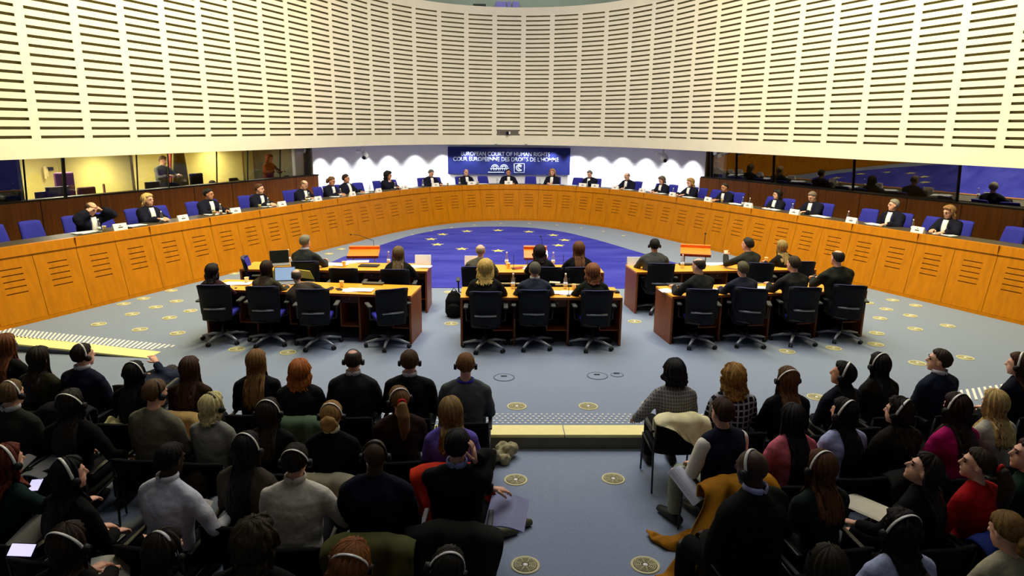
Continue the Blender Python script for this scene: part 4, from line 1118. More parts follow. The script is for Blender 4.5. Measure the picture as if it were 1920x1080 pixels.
def sw(loc, rz, label): return place('swivel', swivel_chair, (loc[0], loc[1], 0), rz, label)
_old = swivel_chair
def swivel_chair():
    t = _old(); bm = bmesh.new(); curved_back(bm, .19, .225, .53, .95, -.212, -.277, .02, .05); obj('back_pad', bm, m_chair, t); return t
def hoff(lean, hp=0, tl=0):
    """local head-top offset for k = 1"""
    sl, tl = R(lean), R(tl); sp = V((math.sin(tl), math.sin(sl), math.cos(sl))).normalized(); hd_ = V((sp.x*.5, sp.y*.6, 1)).normalized()
    c = V((0, 0, .5))+sp*.53+hd_*.148+V((0, .032, 0)); h = R(hp)
    c += V((0, math.sin(h)*.05, -abs(math.sin(h))*.03))
    return c+V((0, math.sin(h)*.06, .118*math.cos(h*.7)))
LAM = (30, 30, 33)
DP = [ # chair hub px (z .1) or (px, top py, 'b'), chair yaw, head px, top py, label, hair, skin, style, colour, opts
 ((421, 627), 3, (397, 496), 'dark haired woman in plum top at the front desk end by the ramp', ('bob', (34, 24, 22), 12), 't', 'sweater', (52, 26, 32), dict(fem=1, yaw=-12, lean=8)),
 ((509, 630), 2, (500, 490), 'brown haired woman leaning toward the open laptop screen', ('long', (50, 34, 22), 25), 'l', 'jacket', (58, 56, 42), dict(fem=1, yaw=-14, lean=14)),
 ((598, 636), 4, (553, 500), 'balding man in grey brown jacket leaning over the laptop', ('bald', (92, 78, 62), 50), 'l', 'jacket', (62, 56, 48), dict(yaw=20, lean=22, arms=('desk', (.42, .42, .82)))),
 ((729, 636), 22, None, 'empty swivel chair turned aside at the front desk', None, None, None, None, {}),
 ((911, 641), 0, (911, 487), 'blonde woman in black jacket at the middle front desk', ('bob', (206, 172, 92), 16), 'l', 'jacket', (30, 30, 27), dict(fem=1, yaw=-4, lean=5)),
 ((999, 637), -2, (1003, 492), 'grey haired man in slate suit at the middle front desk', ('short', (92, 88, 74)), 'l', 'jacket', (44, 50, 62), dict(lean=4, collar=(200, 200, 200))),
 ((1110, 638), 2, (1112, 495), 'auburn haired woman in dark green at the middle front desk', ('bob', (138, 84, 48), 12), 'l', 'jacket', (30, 34, 26), dict(fem=1, yaw=4, lean=5)),
 ((1304, 634), -6, (1310, 484), 'balding man in charcoal suit leaning to the desk end', ('bald', (60, 48, 38), 44), 'l', 'jacket', (34, 35, 33), dict(yaw=24, lean=8, head=(18, 6, 0))),
 ((1398, 632), -16, (1393, 491), 'short haired man in dark navy suit between two neighbours', ('short', (92, 84, 60)), 'l', 'jacket', (34, 36, 50), dict(yaw=10, lean=8)),
 ((1489, 629), -6, (1489, 481), 'brown haired man in charcoal suit with hands on papers', ('short', (62, 48, 34)), 'l', 'jacket', (34, 34, 32), dict(yaw=14, lean=10, head=(14, 0, 0))),
 ((1575, 624), -14, (1572, 464), 'balding man in black suit sitting upright at the far desk end', ('bald', (44, 36, 30), 42), 'l', 'jacket', (36, 38, 32), dict(yaw=6, lean=2, head=(8, 0, 0))),
 ((568, 490, 'b'), 6, (572, 441), 'grey haired man in dark suit at the rear desk with open laptop', ('short', (126, 120, 100)), 'l', 'jacket', (42, 46, 46), dict(yaw=-14, lean=6, collar=(200, 200, 205), head=(-10, 0, 0))),
 ((643, 503, 'b'), 0, None, 'empty black swivel chair at the rear desk beneath the lectern', None, None, None, None, {}),
 ((740, 505, 'b'), 0, (747, 463), 'woman with long streaked hair at the rear desk beside a white sign', ('long', (112, 90, 58), 34), 'l', 'jacket', (26, 26, 24), dict(fem=1, yaw=0, lean=6)),
 ((890, 500, 'b'), 2, (901, 458), 'bald man in grey suit at the middle rear desk', ('bald', (190, 160, 130)), 'l', 'jacket', (92, 88, 76), dict(lean=6, yaw=-4)),
 ((1032, 501, 'b'), -3, (1012, 460), 'dark haired woman at the middle rear desk facing the small lectern', ('bob', (36, 26, 22), 12), 'l', 'jacket', (26, 25, 24), dict(fem=1, lean=6)),
 ((1082, 501, 'b'), 6, (1086, 454), 'woman with long red brown hair at the middle rear desk', ('long', (104, 66, 38), 28), 'l', 'jacket', (18, 18, 24), dict(fem=1, lean=6)),
 ((1243, 494, 'b'), -4, (1228, 448), 'man in grey suit with headphones at the rear desk edge', ('short', (24, 20, 18)), 'm', 'jacket', (68, 70, 68), dict(lean=8, headset='k', yaw=-4, band=0)),
 ((1433, 493, 'b'), -10, (1402, 446), 'dark haired man in charcoal suit gesturing at the rear desk', ('short', (48, 44, 38)), 'l', 'jacket', (44, 45, 40), dict(yaw=22, lean=8, head=(20, 0, 0), arms=((-.2, .45, .95), 'desk'))),
 ((1508, 490, 'b'), -6, (1465, 451), 'blonde woman in black leaning in at the rear desk', ('long', (156, 132, 78), 26), 'l', 'jacket', (22, 22, 20), dict(fem=1, yaw=16, lean=14)),
]
for hub, cyaw, hpx, lb, hair, skn, style, col, o in DP:
    if len(hub) == 2: c = at(hub[0], hub[1], .1); c.z = 0
    else: c = at(hub[0], hub[1], .965); c = V((c.x, c.y+.31, 0))
    if hpx is None:
        sw(c, R(cyaw), lb); continue
    sw(c, R(cyaw), 'black swivel chair of the '+' '.join(lb.split()[:11]))
    o = dict(o); yw = o.pop('yaw', 0); ln = o.pop('lean', 5); hd_ = o.pop('head', (0, 0, 0))
    h0 = hoff(ln, hd_[1]); oy = c.y-.02+.1*(ln > 12)
    q = at_y(hpx[0], hpx[1], oy+h0.y*math.cos(R(yw)))
    kk = max(.93, min(1.1, q.z/h0.z))
    hx = -h0.y*math.sin(R(yw))*kk
    dx = q.x-hx-c.x; 
    base = c.x+max(-.12, min(.12, dx)); dl = (dx-(base-c.x)+0)/.62
    tl = math.degrees(math.asin(max(-.4, min(.4, dl))))
    make_person(lb, (base, oy, (q.z-kk*h0.z)*.5 if q.z/h0.z > 1.1 else 0), R(yw), skn, ln, hd_, hair, col, (18, 18, 22), o.pop('arms', ('desk', 'desk')), kk, bool(o.pop('fem', 0)), o.pop('collar', None), o.pop('headset', None), style, False, .013, None, tlean=tl, **o)
c = at(463, 481, .965)
sw((c.x+.28, c.y), R(-78), 'blue swivel chair standing sideways past the end of the rear desk')

# lecterns ------------------------------------------------------------------
m_or = mat('orange lectern wood', (238, 126, 36), .35, .08, 3, stretch=(1, 6, 6), spec=.4)
def lectern(px, py, y, w_, d, rz, label, hz=1.08, mic=1, sheet=0, pitch=12):
    q = at_y(px, py, y); t = thing('lectern', (q.x, y, 0), label, 'lectern', None, R(rz)); z = q.z
    M = Matrix.Translation((0, 0, z)) @ Matrix.Rotation(R(pitch), 4, 'X')
    obj('reading_board', B(-w_/2, w_/2, -d/2, d/2, -.015, .012, M, bev=.004), m_or, t)
    obj('rear_ledge', B(-w_/2, w_/2, d/2-.05, d/2, .012, .07, M, bev=.006), m_or, t)
    obj('front_lip', B(-w_/2, w_/2, -d/2-.015, -d/2+.003, -.03, .025, M, bev=.003), mat('lectern edge', (170, 60, 20), .4), t)
    for sx in (-.7, .7):
        bm = bmesh.new(); tube(bm, [(sx*w_/2, 0, .02), (sx*w_/2, 0, z-.02)], .012, 8); obj('leg', bm, m_steel, t, True)
    obj('foot_plate', B(-w_*.42, w_*.42, -.16, .16, 0, .02, bev=.005), m_black, t)
    if mic:
        bm = bmesh.new(); tube(bm, [(w_*.3, d*.4, z+.1), (w_*.3, d*.4, z+.22), (w_*.3-.14*mic, d*.3, z+.34), (w_*.3-.2*mic, d*.2, z+.36)], .006, 6); s_ = obj('microphone', bm, m_black, t, True)
        bm = bmesh.new(); ell(bm, (w_*.3-.22*mic, d*.18, z+.36), (.022, .016, .016)); obj('microphone_head', bm, m_black, s_)
    if sheet: obj('sheet', B(.03, .26, -d*.35, d*.2, .013, .018, M), m_paper, t)
    return t
lectern(682, 474, 13.9, .62, .44, 4, 'orange wooden lectern with gooseneck microphone before the rear desk of papers', mic=2)
lectern(1004, 475, 14.6, .50, .40, 0, 'small orange lectern with a white sheet on the royal blue carpet', mic=.2, sheet=1, pitch=24)
lectern(1304, 471, 13.9, .60, .44, -14, 'orange wooden lectern with thin microphone by the man with headphones', mic=.02)

# things on the desks ---------------------------------------------------------
DZ = .78
def put(kd, px, py, label, rz=0, z=DZ):
    fn = BI[kd][0]; q = at(px, py, z); return place('b'+kd, fn, (q.x, q.y, z), rz, label)
for px, py, d in ((950, 497, 'middle rear desk by the bald man in grey'), (1037, 497, 'middle rear desk by the red brown haired woman'), (962, 541, 'middle front desk beside the blonde woman'), (1060, 541, 'middle front desk beside the paper cup'), (542, 492, 'rear desk beside the open laptop'), (729, 496, 'rear desk by the streaked haired woman'), (1279, 502, 'rear desk beside the man with headphones')):
    put('b', px, py, 'clear water bottle on the '+d)
for px, py, d in ((463, 531, 'front desk by the woman in plum'), (641, 538, 'front desk before the empty turned chair'), (1076, 544, 'middle front desk next to a bottle'), (953, 503, 'middle rear desk at a bottle foot'), (645, 500, 'rear desk among the papers'), (1436, 492, 'rear desk by the gesturing man')):
    put('c', px, py, 'cream paper cup on the '+d)
for px, py, rz, d in ((668, 545, .1, 'front desk before the empty turned chair'), (440, 533, .2, 'front desk by the woman in plum'), (625, 497, -.2, 'rear desk beside the grey haired man'), (665, 492, .3, 'rear desk below the lectern'), (782, 501, .1, 'rear desk at the foot of the white sign'), (1020, 549, 0, 'middle front desk beside the slate suit man'), (1072, 550, .1, 'middle front desk by the auburn woman'), (1340, 496, .2, 'rear desk in front of the gesturing man'), (1262, 546, .1, 'front desk end by the charcoal suit man'), (1420, 541, -.1, 'front desk by the man in dark navy'), (1345, 546, .1, 'front desk between the first two men'), (1000, 503, .2, 'middle rear desk by the dark haired woman')):
    put('p', px, py, 'sheaf of white papers on the '+d, rz)
def sign(px, py, label, w_=.32, h=.2):
    q = at(px, py, DZ); t = thing('desk_sign', (q.x, q.y, DZ), label, 'sign')
    M = Matrix.Rotation(R(-14), 4, 'X'); obj('card', B(-w_/2, w_/2, -.004, .004, 0, h, M), m_paper, t)
    M = Matrix.Translation((0, .1, 0)) @ Matrix.Rotation(R(14), 4, 'X'); obj('rear_flap', B(-w_/2, w_/2, -.004, .004, 0, h, M), m_paper, t)
sign(793, 496, 'white folded sign on the rear desk by the streaked haired woman', .3, .18)
sign(886, 496, 'white folded sign on the middle rear desk by the bald man', .3, .16)
sign(1190, 498, 'white folded sign on the rear desk edge by the headphones man', .28, .16)
def laptop(px, py, rz, label, scr, tilt=20, w_=.34):
    q = at(px, py, DZ); t = thing('laptop', (q.x, q.y, DZ), label, 'laptop', None, R(rz))
    obj('keyboard_half', B(-w_/2, w_/2, -.12, .12, 0, .018, bev=.004), mat('laptop grey', (120, 120, 120), .4), t)
    M = Matrix.Translation((0, .12, .018)) @ Matrix.Rotation(R(-tilt), 4, 'X')
    s_ = obj('lid', B(-w_/2, w_/2, -.006, .008, 0, .24, M, bev=.003), m_black, t)
    obj('screen', B(-w_/2+.012, w_/2-.012, -.009, -.006, .014, .228, M), scr, s_)
laptop(526, 497, 22, 'black open laptop on the rear desk beside the grey haired man', mat('dark screen', (18, 20, 18), .3))
laptop(534, 532, 12, 'open laptop with pale blue screen on the front desk', mat('lit screen', (120, 150, 190), .3, .1, 9, emit=((150, 178, 214), .55)))
def flat(name, px, py, w_, d, h, rz, col, label, cat, z=DZ):
    q = at(px, py, z); bm = B(-w_/2, w_/2, -d/2, d/2, 0, h, bev=min(.006, h*.3)); o = obj(name, bm, mat(name+' cover', col, .5, .1, 12)); o.location = (q.x, q.y, z); o.rotation_euler.z = R(rz); return tag(o, label, cat)
flat('closed_laptop', 692, 499, .36, .22, .02, -4, (30, 28, 28), 'closed black laptop on the rear desk below the lectern', 'laptop')
flat('tray', 700, 533, .34, .12, .03, -6, (86, 80, 58), 'grey brown tray at the back of the front desk', 'tray')
flat('folder', 716, 549, .24, .2, .012, 4, (108, 104, 50), 'olive folder on the front desk by the turned chair', 'folder')
flat('closed_laptop', 1268, 536, .3, .22, .03, 8, (44, 48, 56), 'closed dark laptop on the front desk end by the charcoal man', 'laptop')
flat('phone', 636, 543, .08, .14, .012, 30, (20, 20, 24), 'black phone on the front desk beside the paper cup', 'phone')
flat('phone', 1156, 549, .07, .1, .03, 10, (24, 22, 22), 'black phone at the corner of the middle front desk', 'phone')
flat('folder', 972, 503, .24, .16, .012, 30, (150, 54, 30), 'red folder on the middle rear desk', 'folder')
flat('microphone_strip', 1290, 497, .34, .12, .03, 4, (52, 46, 44), 'dark microphone panel on the rear desk by the headphones man', 'panel')
flat('microphone_strip', 960, 533, .42, .08, .02, 0, (150, 128, 84), 'beige microphone strip on the middle front desk beside the blonde woman', 'panel')
flat('microphone_strip', 1065, 535, .42, .08, .02, 0, (150, 128, 84), 'beige microphone strip on the middle front desk beyond the auburn woman', 'panel')
flat('notebook', 1040, 531, .18, .1, .02, -12, (214, 206, 170), 'cream notebook on the middle front desk by the slate suit man', 'notebook')
# microphones on desks
for px, py, d in ((963, 505, 'middle rear desk near the bald man'), (1056, 505, 'middle rear desk between the two women'), (966, 553, 'middle front desk near the blonde woman'), (1066, 555, 'middle front desk near the auburn woman')):
    q = at(px, py, DZ); bm = bmesh.new(); lathe(bm, [(.03, 0), (.03, .015), (.01, .018)], 12); tube(bm, [(0, 0, .015), (0, .02, .2), (0, -.03, .28)], .005, 6)
    o = obj('desk_microphone', bm, m_black); o.location = q; tag(o, 'thin black gooseneck microphone on the '+d, 'microphone')
# yellow folders held open behind the balding man
for px, py, w_, d in ((513, 512, .16, 'by the brown haired woman'), (570, 512, .34, 'behind the bald head')):
    q = at(px, py, .80); c = mat('yellow card', (240, 224, 90), .6, .05, 6)
    bm = bmesh.new(); M = Matrix.Rotation(R(-38), 4, 'X') @ Matrix.Rotation(R(8), 4, 'Y'); box(bm, -w_/2, w_/2, -.16, .16, .0, .012, M, bev=.003)
    o = obj('yellow_folder', bm, c); o.location = (q.x, q.y-.1, .80); tag(o, 'bright yellow folder at the front desk '+d, 'folder')
# backpack
q = at(853, 596, 0); t = thing('backpack', (q.x-.02, q.y+.1, 0), 'black backpack on the floor leaning on the middle front desk', 'backpack')
bm = bmesh.new(); tube(bm, [(0, 0, 0), (0, 0, .08), (0, 0, .3), (0, .03, .42), (0, .04, .46)], [(.12, .1), (.16, .13), (.155, .12), (.1, .08), (.03, .03)], 14); obj('body', remesh(bm, .014, 3), m_blackf, t)
bm = bmesh.new(); tube(bm, [(0, -.12, .06), (0, -.15, .12), (0, -.14, .22), (0, -.11, .26)], [(.08, .03), (.12, .04), (.11, .04), (.05, .02)], 10); obj('front_pocket', remesh(bm, .012, 2), m_blackf, t)
bm = bmesh.new(); tube(bm, [(-.05, .05, .44), (0, .05, .52), (.05, .05, .44)], .012, 6); obj('grab_handle', bm, m_black, t, True)

# ---------------------------------------------------------------- the audience
AF = -.17
BK = (11, 11, 13)
BR, DB, BL, BLN = (96, 66, 40), (44, 30, 22), (20, 17, 17), (196, 168, 108)
A = [ # px, head-top py, label, hair, skin, style, colour, options
 # first row, by the ramp
 (10, 628, 'person with long auburn hair at the row end nearest the bench', ('long', (110, 62, 30), 38), 'l', 'jacket', BK, dict(fem=1, yaw=-8)),
 (72, 652, 'person with long dark hair and olive jacket beside the navy suit man', ('long', (38, 28, 22), 38), 'l', 'jacket', (40, 38, 24), dict(fem=1, yaw=-10)),
 (154, 645, 'man in navy suit with headset looking past the ramp', ('short', (36, 24, 20)), 'l', 'jacket', (18, 20, 40), dict(yaw=-14, head=(-18, 0, 0), headset='w', collar=(190, 190, 200), band=0)),
 (251, 680, 'person with long black hair and headset beside the bent over person', ('long', BL, 44), 'l', 'jacket', BK, dict(fem=1, headset='w', band=-12, yaw=-6, k=.96)),
 (355, 671, 'person with straight brown hair and dark brown jacket', ('long', (64, 40, 26), 42), 'l', 'jacket', (44, 28, 18), dict(fem=1, yaw=-4, k=.97)),
 (480, 658, 'person with very long golden brown hair and black jacket', ('long', (128, 92, 48), 40), 'l', 'jacket', (14, 14, 16), dict(fem=1, yaw=4, head=(-6, 6, 0))),
 (561, 676, 'person with copper bob and black quilted jacket', ('bob', (164, 92, 36), 12), 'l', 'coat', (24, 24, 26), dict(fem=1, yaw=2, k=.97)),
 (662, 655, 'balding man in dark grey suit with headset', ('bald', (54, 42, 36), 40), 'l', 'jacket', (30, 33, 36), dict(headset='k', collar=(196, 196, 200), band=8)),
 (768, 657, 'brown haired man in black suit with headset', ('short', (72, 50, 28)), 'l', 'jacket', (16, 17, 19), dict(headset='k', collar=(190, 190, 200), band=4)),
 (873, 663, 'man in grey sweater with blue lanyard by the aisle', ('short', (118, 80, 44)), 'l', 'sweater', (78, 82, 82), dict(headset='k', extra='lanyard', band=10)),
 # first row beyond the aisle
 (1266, 675, 'person with black bob and grey plaid blazer by the aisle', ('bob', (22, 19, 20), 8), 'l', 'jacket', 'plaid', dict(fem=1, arms=((-.34, .18, .62), 'lap'))),
 (1377, 685, 'person with curly golden hair and black and white check jacket', ('curly', (150, 108, 48), 14), 'l', 'jacket', 'check', dict(fem=1)),
 (1478, 690, 'person with long brown hair and black leather jacket', ('long', (96, 66, 36), 38), 'l', 'jacket', (15, 15, 16), dict(fem=1, headset='w', band=-28, yaw=4)),
 (1582, 681, 'person with black hair and headset looking aside, navy jacket', ('long', BL, 40), 'm', 'jacket', (22, 23, 36), dict(fem=1, headset='w', band=-8, yaw=18, head=(34, -6, 0))),
 (1650, 664, 'person with long black hair and olive coat collar', ('long', BL, 46), 'm', 'jacket', (24, 23, 17), dict(fem=1, headset='w', band=-10, yaw=14)),
 (1764, 656, 'man in navy suit with face in profile', ('short', (50, 40, 32)), 'l', 'jacket', (24, 30, 46), dict(yaw=18, head=(44, -6, 0), collar=(200, 200, 205), face=1)),
 (1912, 664, 'person in navy at the frame edge with headset', ('long', (70, 44, 28), 26), 'l', 'jacket', (15, 16, 30), dict(fem=1, yaw=22, headset='w', head=(20, 0, 0), band=0)),
 # second row, ramp side
 (20, 714, 'brown haired man with headset and dark green jacket', ('short', (104, 78, 48)), 'l', 'jacket', (32, 36, 30), dict(headset='w', collar=(180, 180, 185), band=-6, yaw=-8)),
 (131, 733, 'person in black with long dark hair and bright headset band', ('long', (36, 30, 24), 36), 'l', 'sweater', (9, 9, 12), dict(fem=1, headset='w', band=-30, arms=('lap', (.34, .2, .62)))),
 (291, 713, 'brown haired man in grey olive jacket with headset', ('short', (100, 74, 46)), 'l', 'jacket', (102, 98, 82), dict(headset='k', yaw=-14, head=(-14, 10, 0), band=0)),
 (398, 739, 'person with platinum bob and pale grey jacket', ('bob', (222, 198, 138), 8), 'l', 'jacket', (124, 124, 116), dict(fem=1, headset='k', yaw=-16, head=(-10, 0, 0), band=-4, k=.95)),
 (502, 750, 'person with dark hair and headset before the green coat', ('long', (42, 30, 22), 34), 'l', 'jacket', (12, 12, 13), dict(fem=1, headset='w', band=-14, k=.97)),
 (621, 754, 'person with pinned fair hair, black sweater and cream collar', ('bun', (160, 120, 66)), 'l', 'sweater', (12, 13, 18), dict(fem=1, headset='w', band=-14, collar=(230, 222, 190))),
 (748, 725, 'person with ponytail and red scrunchie, dark brown sweater', ('pony', (120, 86, 48)), 'l', 'sweater', (38, 22, 16), dict(fem=1, headset='w', band=-16, yaw=10, head=(10, 0, -8))),
 (846, 747, 'person with long fair hair and violet sweater', ('long', (144, 114, 66), 24), 'l', 'sweater', (98, 84, 168), dict(fem=1, head=(6, 2, -6))),
 # second row beyond the aisle
 (1355, 748, 'brown haired man in navy padded vest and white shirt', ('short', (58, 38, 24)), 'l', 'vest', (20, 22, 42), dict(collar=(226, 222, 206), yaw=22, legs=(140, 146, 126), shoes=(30, 30, 30), head=(0, 0, 0))),
 (1487, 760, 'person with long black hair and rose pink top', ('long', (24, 20, 20), 60), 'l', 'sweater', (196, 98, 112), dict(fem=1, yaw=12)),
 (1583, 750, 'person with long black hair and pale blue white top', ('long', BL, 60), 'l', 'sweater', (160, 166, 206), dict(fem=1, headset='w', band=-16, yaw=14, head=(16, 0, 0))),
 (1686, 748, 'person with wavy dark hair and dark fur coat', ('long', (36, 28, 22), 116), 'l', 'coat', (24, 21, 16), dict(fem=1, headset='w', band=-20, yaw=16, head=(24, 0, 0))),
 (1795, 740, 'person with long dark hair and magenta top', ('long', (42, 22, 20), 36), 'l', 'sweater', (168, 16, 92), dict(fem=1, headset='w', band=-10, yaw=14, k=1.04)),
 (1866, 733, 'person with long blonde hair and pale grey sweater', ('long', (186, 156, 96), 30), 'l', 'sweater', (168, 164, 148), dict(fem=1, yaw=14, head=(0, 6, 0))),
 # third row, ramp side
 (12, 836, 'person with red brown hair and dark teal top holding documents', ('long', (104, 44, 26), 24), 'l', 'sweater', (14, 34, 32), dict(fem=1, headset='w', band=-10, yaw=-22, arms=('lap', (.24, .42, .72)))),
 (128, 861, 'person with black hair, headset and glasses in black', ('long', BL, 34), 'l', 'jacket', (10, 10, 12), dict(fem=1, headset='w', band=-10, yaw=-24, head=(-14, 0, 0))),
 (320, 832, 'dark haired man in crisp white shirt without headset', ('short', (14, 12, 12)), 'd', 'shirt', (206, 208, 218), dict(collar=(222, 222, 230), yaw=-18, head=(-6, 12, 0), arms=('lap', (.26, .30, .66)))),
 (462, 814, 'person with very long black hair and grey brown jacket', ('long', (22, 18, 18), 56), 'l', 'jacket', (60, 54, 46), dict(fem=1, headset='w', band=-8, yaw=-10)),
 (553, 834, 'dark haired man with headset and white shirt', ('short', (34, 28, 20)), 'l', 'shirt', (206, 202, 186), dict(collar=(220, 216, 200), headset='w', band=-26, arms=('lap', (.24, .3, .66)))),
 (703, 823, 'bald dark skinned man in navy suit with headset', ('none', (20, 17, 15)), 'd', 'jacket', (16, 20, 36), dict(headset='k', band=-6, k=1.03)),
 (858, 806, 'black haired person with hand raised to the ear', ('short', (16, 14, 13)), 'l', 'jacket', (10, 11, 13), dict(collar=(140, 150, 200), yaw=-8, arms=((.30, .34, .70), 'ear'), k=1.03)),
 # third row beyond the aisle
 (1410, 843, 'bald dark skinned man in black coat with silver headset', ('none', (20, 17, 15)), 'd', 'coat', (12, 13, 12), dict(headset='w', band=10, yaw=26, head=(10, 8, 0), collar=(160, 164, 210), k=1.1)),
 (1541, 848, 'person with brown hair, headset and dark green top', ('long', (84, 52, 26), 30), 'l', 'sweater', (22, 32, 28), dict(fem=1, headset='w', band=-6, yaw=14)),
 (1740, 856, 'dark haired person with face tilted upward writing on a sheet', ('long', (32, 24, 20), 44), 'l', 'sweater', (12, 12, 15), dict(fem=1, yaw=30, head=(34, -22, 0), face=1, arms=((-.26, .34, .66), 'lap'))),
 (1838, 844, 'person with low ponytail and scarlet top in profile', ('pony', (48, 36, 24)), 'l', 'sweater', (160, 16, 22), dict(fem=1, yaw=24, head=(38, -8, 0), face=1)),
 (1934, 826, 'person in bottle green top at the frame edge', ('short', (60, 34, 24)), 'l', 'sweater', (20, 38, 28), dict(yaw=26, head=(44, -8, 0), face=1)),
 # fourth row
 (126, 986, 'dark brown haired person with headset holding a glowing phone', ('long', (48, 34, 24), 24), 'l', 'sweater', (10, 10, 12), dict(fem=1, headset='w', band=-28, yaw=-8, arms=((-.2, .42, .74), (-.06, .44, .74)))),
 (308, 998, 'dark haired person with tilted headset at the lower edge', ('bob', (34, 28, 22), 6), 'l', 'jacket', (14, 14, 14), dict(fem=1, headset='w', band=-4, yaw=-12, head=(-10, 0, 0))),
 (478, 978, 'person with dark curly hair at the lower edge', ('curly', (52, 42, 26), 8), 'l', 'jacket', (16, 15, 14), dict(yaw=-6, head=(-10, 0, 0), k=1.02)),
 (656, 1018, 'auburn haired person with slanted headset at the lower edge', ('bob', (142, 86, 44), 8), 'l', 'jacket', (16, 16, 16), dict(fem=1, headset='w', band=-34, head=(0, 0, 14))),
 (836, 1028, 'dark haired person with slanted headset in front of the dark green coat', ('short', (30, 26, 20)), 'l', 'jacket', (14, 14, 14), dict(headset='w', band=-10, head=(6, 0, 18))),
 (1692, 960, 'person with big wavy dark hair and pale top at the lower edge', ('long', (26, 21, 19), 122), 'l', 'sweater', (168, 176, 206), dict(fem=1, headset='w', band=-20, yaw=6, k=1.02)),
 (1888, 962, 'person with pinned fair hair and yellow clip in cream sweater', ('updo', (124, 92, 46)), 'l', 'sweater', (162, 156, 128), dict(fem=1, yaw=12, head=(6, 14, 0))),
 (1556, 1028, 'dark haired person barely in the frame beyond the aisle', ('long', (40, 34, 22), 20), 'l', 'jacket', (16, 16, 15), dict(fem=1)),
]
def woven(name, c1, c2, sx, sy):
    M = bpy.data.materials.new(name); M.use_nodes = True; nt = M.node_tree; b = nt.nodes['Principled BSDF']; b.inputs['Roughness'].default_value = .9; b.inputs['Specular IOR Level'].default_value = .1
    tc = nt.nodes.new('ShaderNodeTexCoord'); sep = nt.nodes.new('ShaderNodeSeparateXYZ'); nt.links.new(tc.outputs['Object'], sep.inputs[0])
    outs = []
    for ax, s_ in (('X', sx), ('Z', sy)):
        a = nt.nodes.new('ShaderNodeMath'); a.operation = 'MULTIPLY'; a.inputs[1].default_value = s_; nt.links.new(sep.outputs[ax], a.inputs[0])
        f = nt.nodes.new('ShaderNodeMath'); f.operation = 'FRACT'; nt.links.new(a.outputs[0], f.inputs[0])
        g = nt.nodes.new('ShaderNodeMath'); g.operation = 'LESS_THAN'; g.inputs[1].default_value = .3; nt.links.new(f.outputs[0], g.inputs[0]); outs.append(g)
    mx = nt.nodes.new('ShaderNodeMath'); mx.operation = 'MAXIMUM'; nt.links.new(outs[0].outputs[0], mx.inputs[0]); nt.links.new(outs[1].outputs[0], mx.inputs[1])
    mc = nt.nodes.new('ShaderNodeMix'); mc.data_type = 'RGBA'; nt.links.new(mx.outputs[0], mc.inputs[0]); mc.inputs[6].default_value = (*lin(c1), 1); mc.inputs[7].default_value = (*lin(c2), 1)
    nt.links.new(mc.outputs[2], b.inputs['Base Color']); return M
WV = {'plaid': woven('grey plaid', (92, 92, 96), (142, 140, 136), 38, 30), 'check': woven('black white check', (22, 22, 26), (150, 150, 156), 17, 17)}
APOS = {}
for px, py, lb, hair, skn, style, col, o in A:
    o = dict(o); yw = o.pop('yaw', 0); ln = o.pop('lean', 3); hd_ = o.pop('head', (0, 3, 0)); k = o.pop('k', 1.0)*(.98 if o.get('fem') else 1.01)
    h0 = hoff(ln, hd_[1])*k
    q = at(px, py, AF+h0.z)
    hx, hy = -h0.y*math.sin(R(yw)), h0.y*math.cos(R(yw))
    loc = V((q.x-hx, q.y-hy, AF)); APOS[lb] = (loc, R(yw))
    vox = .012 if py < 800 else .0105
    cy = yw*.35 if py < 1100 else 0
    place('audience', audience_chair, (loc.x, loc.y, AF+.0), R(cy), 'black padded chair under the '+' '.join(lb.split()[:11]))
    make_person(lb, loc, R(yw), skn, ln, hd_, hair, WV.get(col, col) if isinstance(col, str) else col, o.pop('legs', (15, 15, 18)), o.pop('arms', ('lap', 'lap')), k, bool(o.pop('fem', 0)), o.pop('collar', None), o.pop('headset', None), style, bool(o.pop('face', 0)), vox, None, **o)
# the bent over person of the first row
q = at(306, 692, AF+.68); q.y -= .38
make_person('person in navy jacket bent far forward in the first row', (q.x, q.y+.05, AF), R(8), 'l', 84, (0, 85, 0), ('short', (40, 30, 24)), (26, 33, 52), (16, 16, 20), ('lap', (-.03, .34, .76)), 1, False, None, None, 'jacket', False, .012)
place('audience', audience_chair, (q.x, q.y, AF), 0, 'black padded chair under the bent over person in navy')

